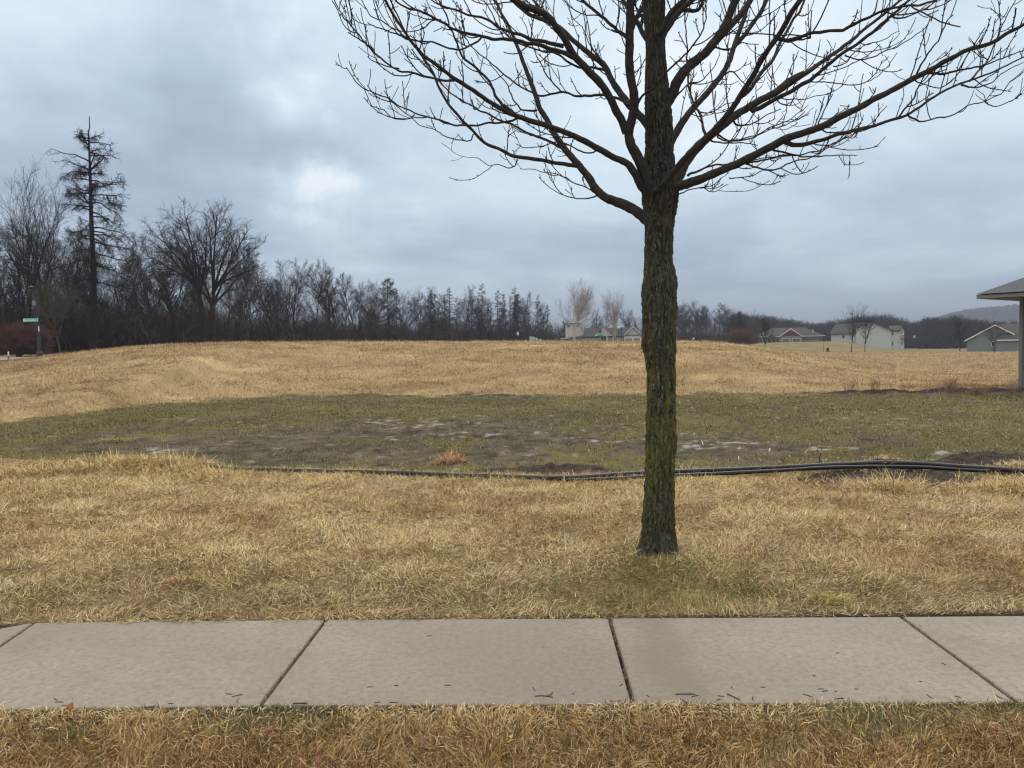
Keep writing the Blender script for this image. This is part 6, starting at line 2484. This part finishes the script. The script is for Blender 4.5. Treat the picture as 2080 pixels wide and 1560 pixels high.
M['weed_pink'] = mat('weed_pink', (.42, .28, .20), .9, .1, var=(.33, .215, .15), scale=2)
M['weed_tan'] = mat('weed_tan', (.36, .26, .15), .9, .1, var=(.28, .19, .11), scale=2)
weed(1728, 799, 38, 14, 'tan dry weed standing at the field edge left of the pinkish weed clump', 1, 'weed_tan', .35)
weed(1775, 800, 26, 16, 'short pale weed between the tan weed and the pinkish clump', 2, 'weed_tan', .5)
weed(1928, 801, 36, 46, 'wide pinkish weed clump at the field edge before the near house', 3, 'weed_pink', .55)
weed(1985, 801, 20, 26, 'low pinkish weed between the wide clump and the near house', 5, 'weed_pink', .7)
weed(2055, 800, 30, 16, 'dark reddish weed stalks beside the corner board of the near house', 4, 'weed_pink', .4)
weed(1838, 800, 18, 14, 'small sparse weed left of the wide pinkish clump', 6, 'weed_pink', .6)

# ------------------------------------------------------------------ leaves and twigs
M['leaf_orange'] = mat('leaf_orange', (.36, .14, .035), .7, .3, var=(.24, .085, .03), scale=40)
M['leaf_brown'] = mat('leaf_brown', (.20, .095, .055), .7, .3, var=(.13, .06, .04), scale=40)
M['leaf_yellow'] = mat('leaf_yellow', (.50, .35, .09), .7, .3, var=(.40, .24, .06), scale=40)
M['leaf_red'] = mat('leaf_red', (.20, .035, .030), .7, .3, var=(.12, .03, .025), scale=40)
M['leaf_grey'] = mat('leaf_grey', (.34, .29, .23), .8, .2, var=(.26, .21, .17), scale=40)


def leaf(px, py, size, m, label, seed, upright=.3, z=None):
    rg = np.random.default_rng(seed)
    zz = ZW if z is None else z
    g = G(px, py, zz)
    nu, nv = 11, 7
    V, Q = [], []
    for i in range(nu):
        t = i / (nu - 1)
        w = .42 * math.sin(math.pi * min(1, t * .93 + .04)) ** .8 * (1 - .25 * t)
        for j in range(nv):
            s = (j / (nv - 1)) * 2 - 1
            zc = .22 * abs(s) ** 1.5 * w * 2 + .12 * math.sin(t * 3.2) + .03 * math.sin(7 * t + 3 * s)
            V.append((t - .5, s * w * (1 + .12 * math.sin(t * 22)), zc))
    for i in range(nu - 1):
        for j in range(nv - 1):
            a = i * nv + j
            Q.append((a, a + nv, a + nv + 1, a + 1))
    o = mesh_from('fallen_leaf', np.array(V) * size, quads=np.array(Q), mat=m, smooth=True)
    sd = o.modifiers.new('thick', 'SOLIDIFY')
    sd.thickness = .0006
    o.location = (g[0], g[1], (zz if z is not None or True else 0) + size * .12)
    o.rotation_euler = (rg.uniform(-.3, .3), -upright, rg.uniform(0, 6.28))
    st = Acc()
    st.box(-size * .75, -size * .48, -.0008, .0008, size * .02, size * .02 + .0016)
    st.build('stalk', m, o)
    tag(o, label, 'leaf')


for i, (px, py, sz, mm, lb, zz) in enumerate([
        (144, 1438, .040, 'leaf_orange', 'orange curled leaf standing on the near pavement edge at left', .05),
        (326, 1205, .036, 'leaf_orange', 'bright orange leaf in the lawn left of the first full joint', .05),
        (648, 1546, .046, 'leaf_brown', 'large reddish-brown leaf at the bottom edge of the verge', .05),
        (545, 1490, .032, 'leaf_red', 'dark red leaf in the green patch of the verge', .05),
        (528, 1496, .026, 'leaf_yellow', 'small yellow leaf beside the dark red one in the verge', .05),
        (1037, 1500, .038, 'leaf_yellow', 'yellow leaf in the middle of the verge', .05),
        (857, 1510, .042, 'leaf_brown', 'long brown leaf left of the yellow verge leaf', .05),
        (318, 1530, .034, 'leaf_brown', 'brown leaf low in the verge below the first slab', .05),
        (940, 1492, .045, 'leaf_brown', 'tan-brown leaf between the long brown one and the yellow one', .05),
        (1165, 1468, .034, 'leaf_orange', 'orange-brown leaf in the verge under the second joint', .05),
        (1805, 1452, .036, 'leaf_brown', 'brown leaf at the top of the green verge patch at right', .05),
        (1630, 1442, .036, 'leaf_brown', 'rust-brown leaf on the verge edge left of the green patch', .045),
        (2020, 1488, .036, 'leaf_red', 'reddish leaf in the verge near the right picture edge', .05),
        (1240, 1506, .040, 'leaf_brown', 'brown leaf beside the bleached straws of the verge', .05),
        (908, 1252, .036, 'leaf_grey', 'greyish dead leaf on the far pavement edge, middle slab', .045),
        (852, 1256, .040, 'leaf_grey', 'flat pale leaf on the far pavement edge left of the greyish one', .045),
        (420, 1040, .045, 'leaf_brown', 'dark brown leaf lying in the lawn at left', .05),
        (620, 1030, .045, 'leaf_brown', 'dark leaf in the lawn behind the second slab', .05),
        (1847, 1047, .05, 'leaf_brown', 'dark leaf lying in the lawn at right', .05),
        (515, 1142, .04, 'leaf_orange', 'rust leaf in the bare patch of the left lawn', .05)]):
    leaf(px, py, sz, M[mm], lb, i, .9 if i == 0 else .35, zz)

M['twig'] = mat('broken_twig', (.045, .037, .032), .85, .2, var=(.075, .062, .052), scale=60)
tw_px = [(120, 1427, 16, .0), (135, 1434, 20, .05), (113, 1422, 8, -.7), (306, 1438, 36, .05), (347, 1430, 10, 0), (465, 1410, 13, -.1), (482, 1414, 24, .25), (484, 1424, 12, 1.3), (872, 1292, 10, .1), (752, 1396, 12, .05), (805, 1393, 8, 0), (767, 1427, 12, .2),
         (800, 1427, 18, -.03), (910, 1392, 14, 0), (1085, 1400, 10, -1.2), (1105, 1416, 36, -.08), (1120, 1410, 12, 1.1), (1165, 1410, 4, 0), (1262, 1392, 9, .6), (1316, 1414, 8, -.7), (1392, 1411, 40, 0), (1412, 1414, 14, .3), (1390, 1424, 20, -.6), (1465, 1414, 14, -.1),
         (1460, 1422, 10, .3), (1490, 1417, 32, -.55), (1530, 1420, 12, -1.4), (1640, 1413, 20, -.4), (1668, 1400, 12, 0), (1676, 1404, 12, .25), (1698, 1405, 6, 0), (1706, 1420, 20, .05), (1740, 1400, 7, 0), (1888, 1415, 16, -.7), (1946, 1416, 14, -.3), (2030, 1416, 18, -.6),
         (1953, 1428, 18, .6), (1487, 1396, 5, -1.4), (1917, 1349, 10, -.6), (1870, 1272, 5, -.5), (1653, 1373, 6, .3), (1550, 1396, 10, 0), (1870, 1385, 5, 0), (1702, 1327, 7, 0), (610, 1430, 30, -.02), (1250, 1424, 22, .05)]
for i, (px, py, ln, a) in enumerate(tw_px):
    g = G(px, py, ZW)
    ws = g[1] / F
    q0, q1 = G(px - ln / 2 * math.cos(a), py + ln / 2 * math.sin(a) * .8, ZW), G(px + ln / 2 * math.cos(a), py - ln / 2 * math.sin(a) * .8, ZW)
    d = np.clip(q1 - q0, -.2, .2)
    r = .0019 if ln < 25 else .0025
    t = np.linspace(-.5, .5, 6)[:, None]
    bend = np.array([-d[1], d[0], 0]) * random.uniform(-.12, .12)
    W_ = d[None] * t + bend[None] * (1 - (2 * t) ** 2)
    W_[:, 2] = r * .9
    A = TubeAcc()
    A.add(W_[None], (r * np.array([1, 1.05, .95, 1.1, .9, .7]))[None], 6)
    if ln > 18:
        e = np.array([W_[3], W_[3] + d * .18 + bend * 1.5 + np.array([0, 0, r]), W_[3] + d * .26 + bend * 2.5 + np.array([0, 0, r])])
        A.add(e[None], np.array([[r * .7, r * .6, r * .5]]), 5)
    o = A.build('fallen_twig', M['twig'])
    o.location = (g[0], g[1], ZW)
    tag(o, 'broken dark twig lying on the pale concrete pavement', 'twig', 'broken twigs scattered on the pavement')

# dead stick propped in the soil by the pipe
A = TubeAcc()
g = G(1665, 947)
A.add(np.array([[(0, 0, 0), (.0, 0, .10), (.01, 0, .19)]], float), np.array([[.010, .009, .007]]), 6)
o = A.build('short_stick', M['twig'])
o.location = (g[0], g[1], Hs(g[0], g[1]))
tag(o, 'short dark stick standing upright behind the pipe at right', 'stick')

# far yard posts on the brown bank
for px, y0, y1, w, lb in ((1673, 698, 712, .05, 'thin post on the grass bank between the two far houses'), (1681.5, 706, 713, .32, 'short brown stump-like post on the grass bank between the two far houses')):
    D = 178.
    g = ground_at(px, D)
    A = Acc()
    h = P(px, y0, D)[2] - g[2]
    A.lathe([(w, -.2), (w * .9, h * .9), (w * .5, h)], 8)
    o = A.build('bank_post', M['dark_wood'])
    o.location = g
    tag(o, lb, 'post')

# ------------------------------------------------------------------ haze
def make_haze():
    m = bpy.data.materials.new('haze')
    m.use_nodes = True
    nt = m.node_tree
    nt.nodes.clear()
    out = nt.nodes.new('ShaderNodeOutputMaterial')
    v = nt.nodes.new('ShaderNodeVolumePrincipled')
    v.inputs['Color'].default_value = (.50, .56, .67, 1)
    v.inputs['Density'].default_value = HAZE
    nt.links.new(v.outputs[0], out.inputs['Volume'])
    A = Acc()
    A.box(-3600, 3600, -70, 3500, -3.0, 110)
    o = A.build('haze', m)
    m.cycles.volume_sampling = 'DISTANCE'
    tag(o, 'thin pale grey haze softening the far trees and hill', 'haze', kind='stuff')


HAZE = .0005
make_haze()
for o in list(bpy.data.objects):        # tree kinds that ended up unused
    if o.type == 'EMPTY' and o.parent is None and o.location.y < -400:
        for c in list(o.children):
            bpy.data.objects.remove(c)
        bpy.data.objects.remove(o)
for o in bpy.data.objects:
    for key in ('H', 'maxz'):
        if key in o:
            del o[key]
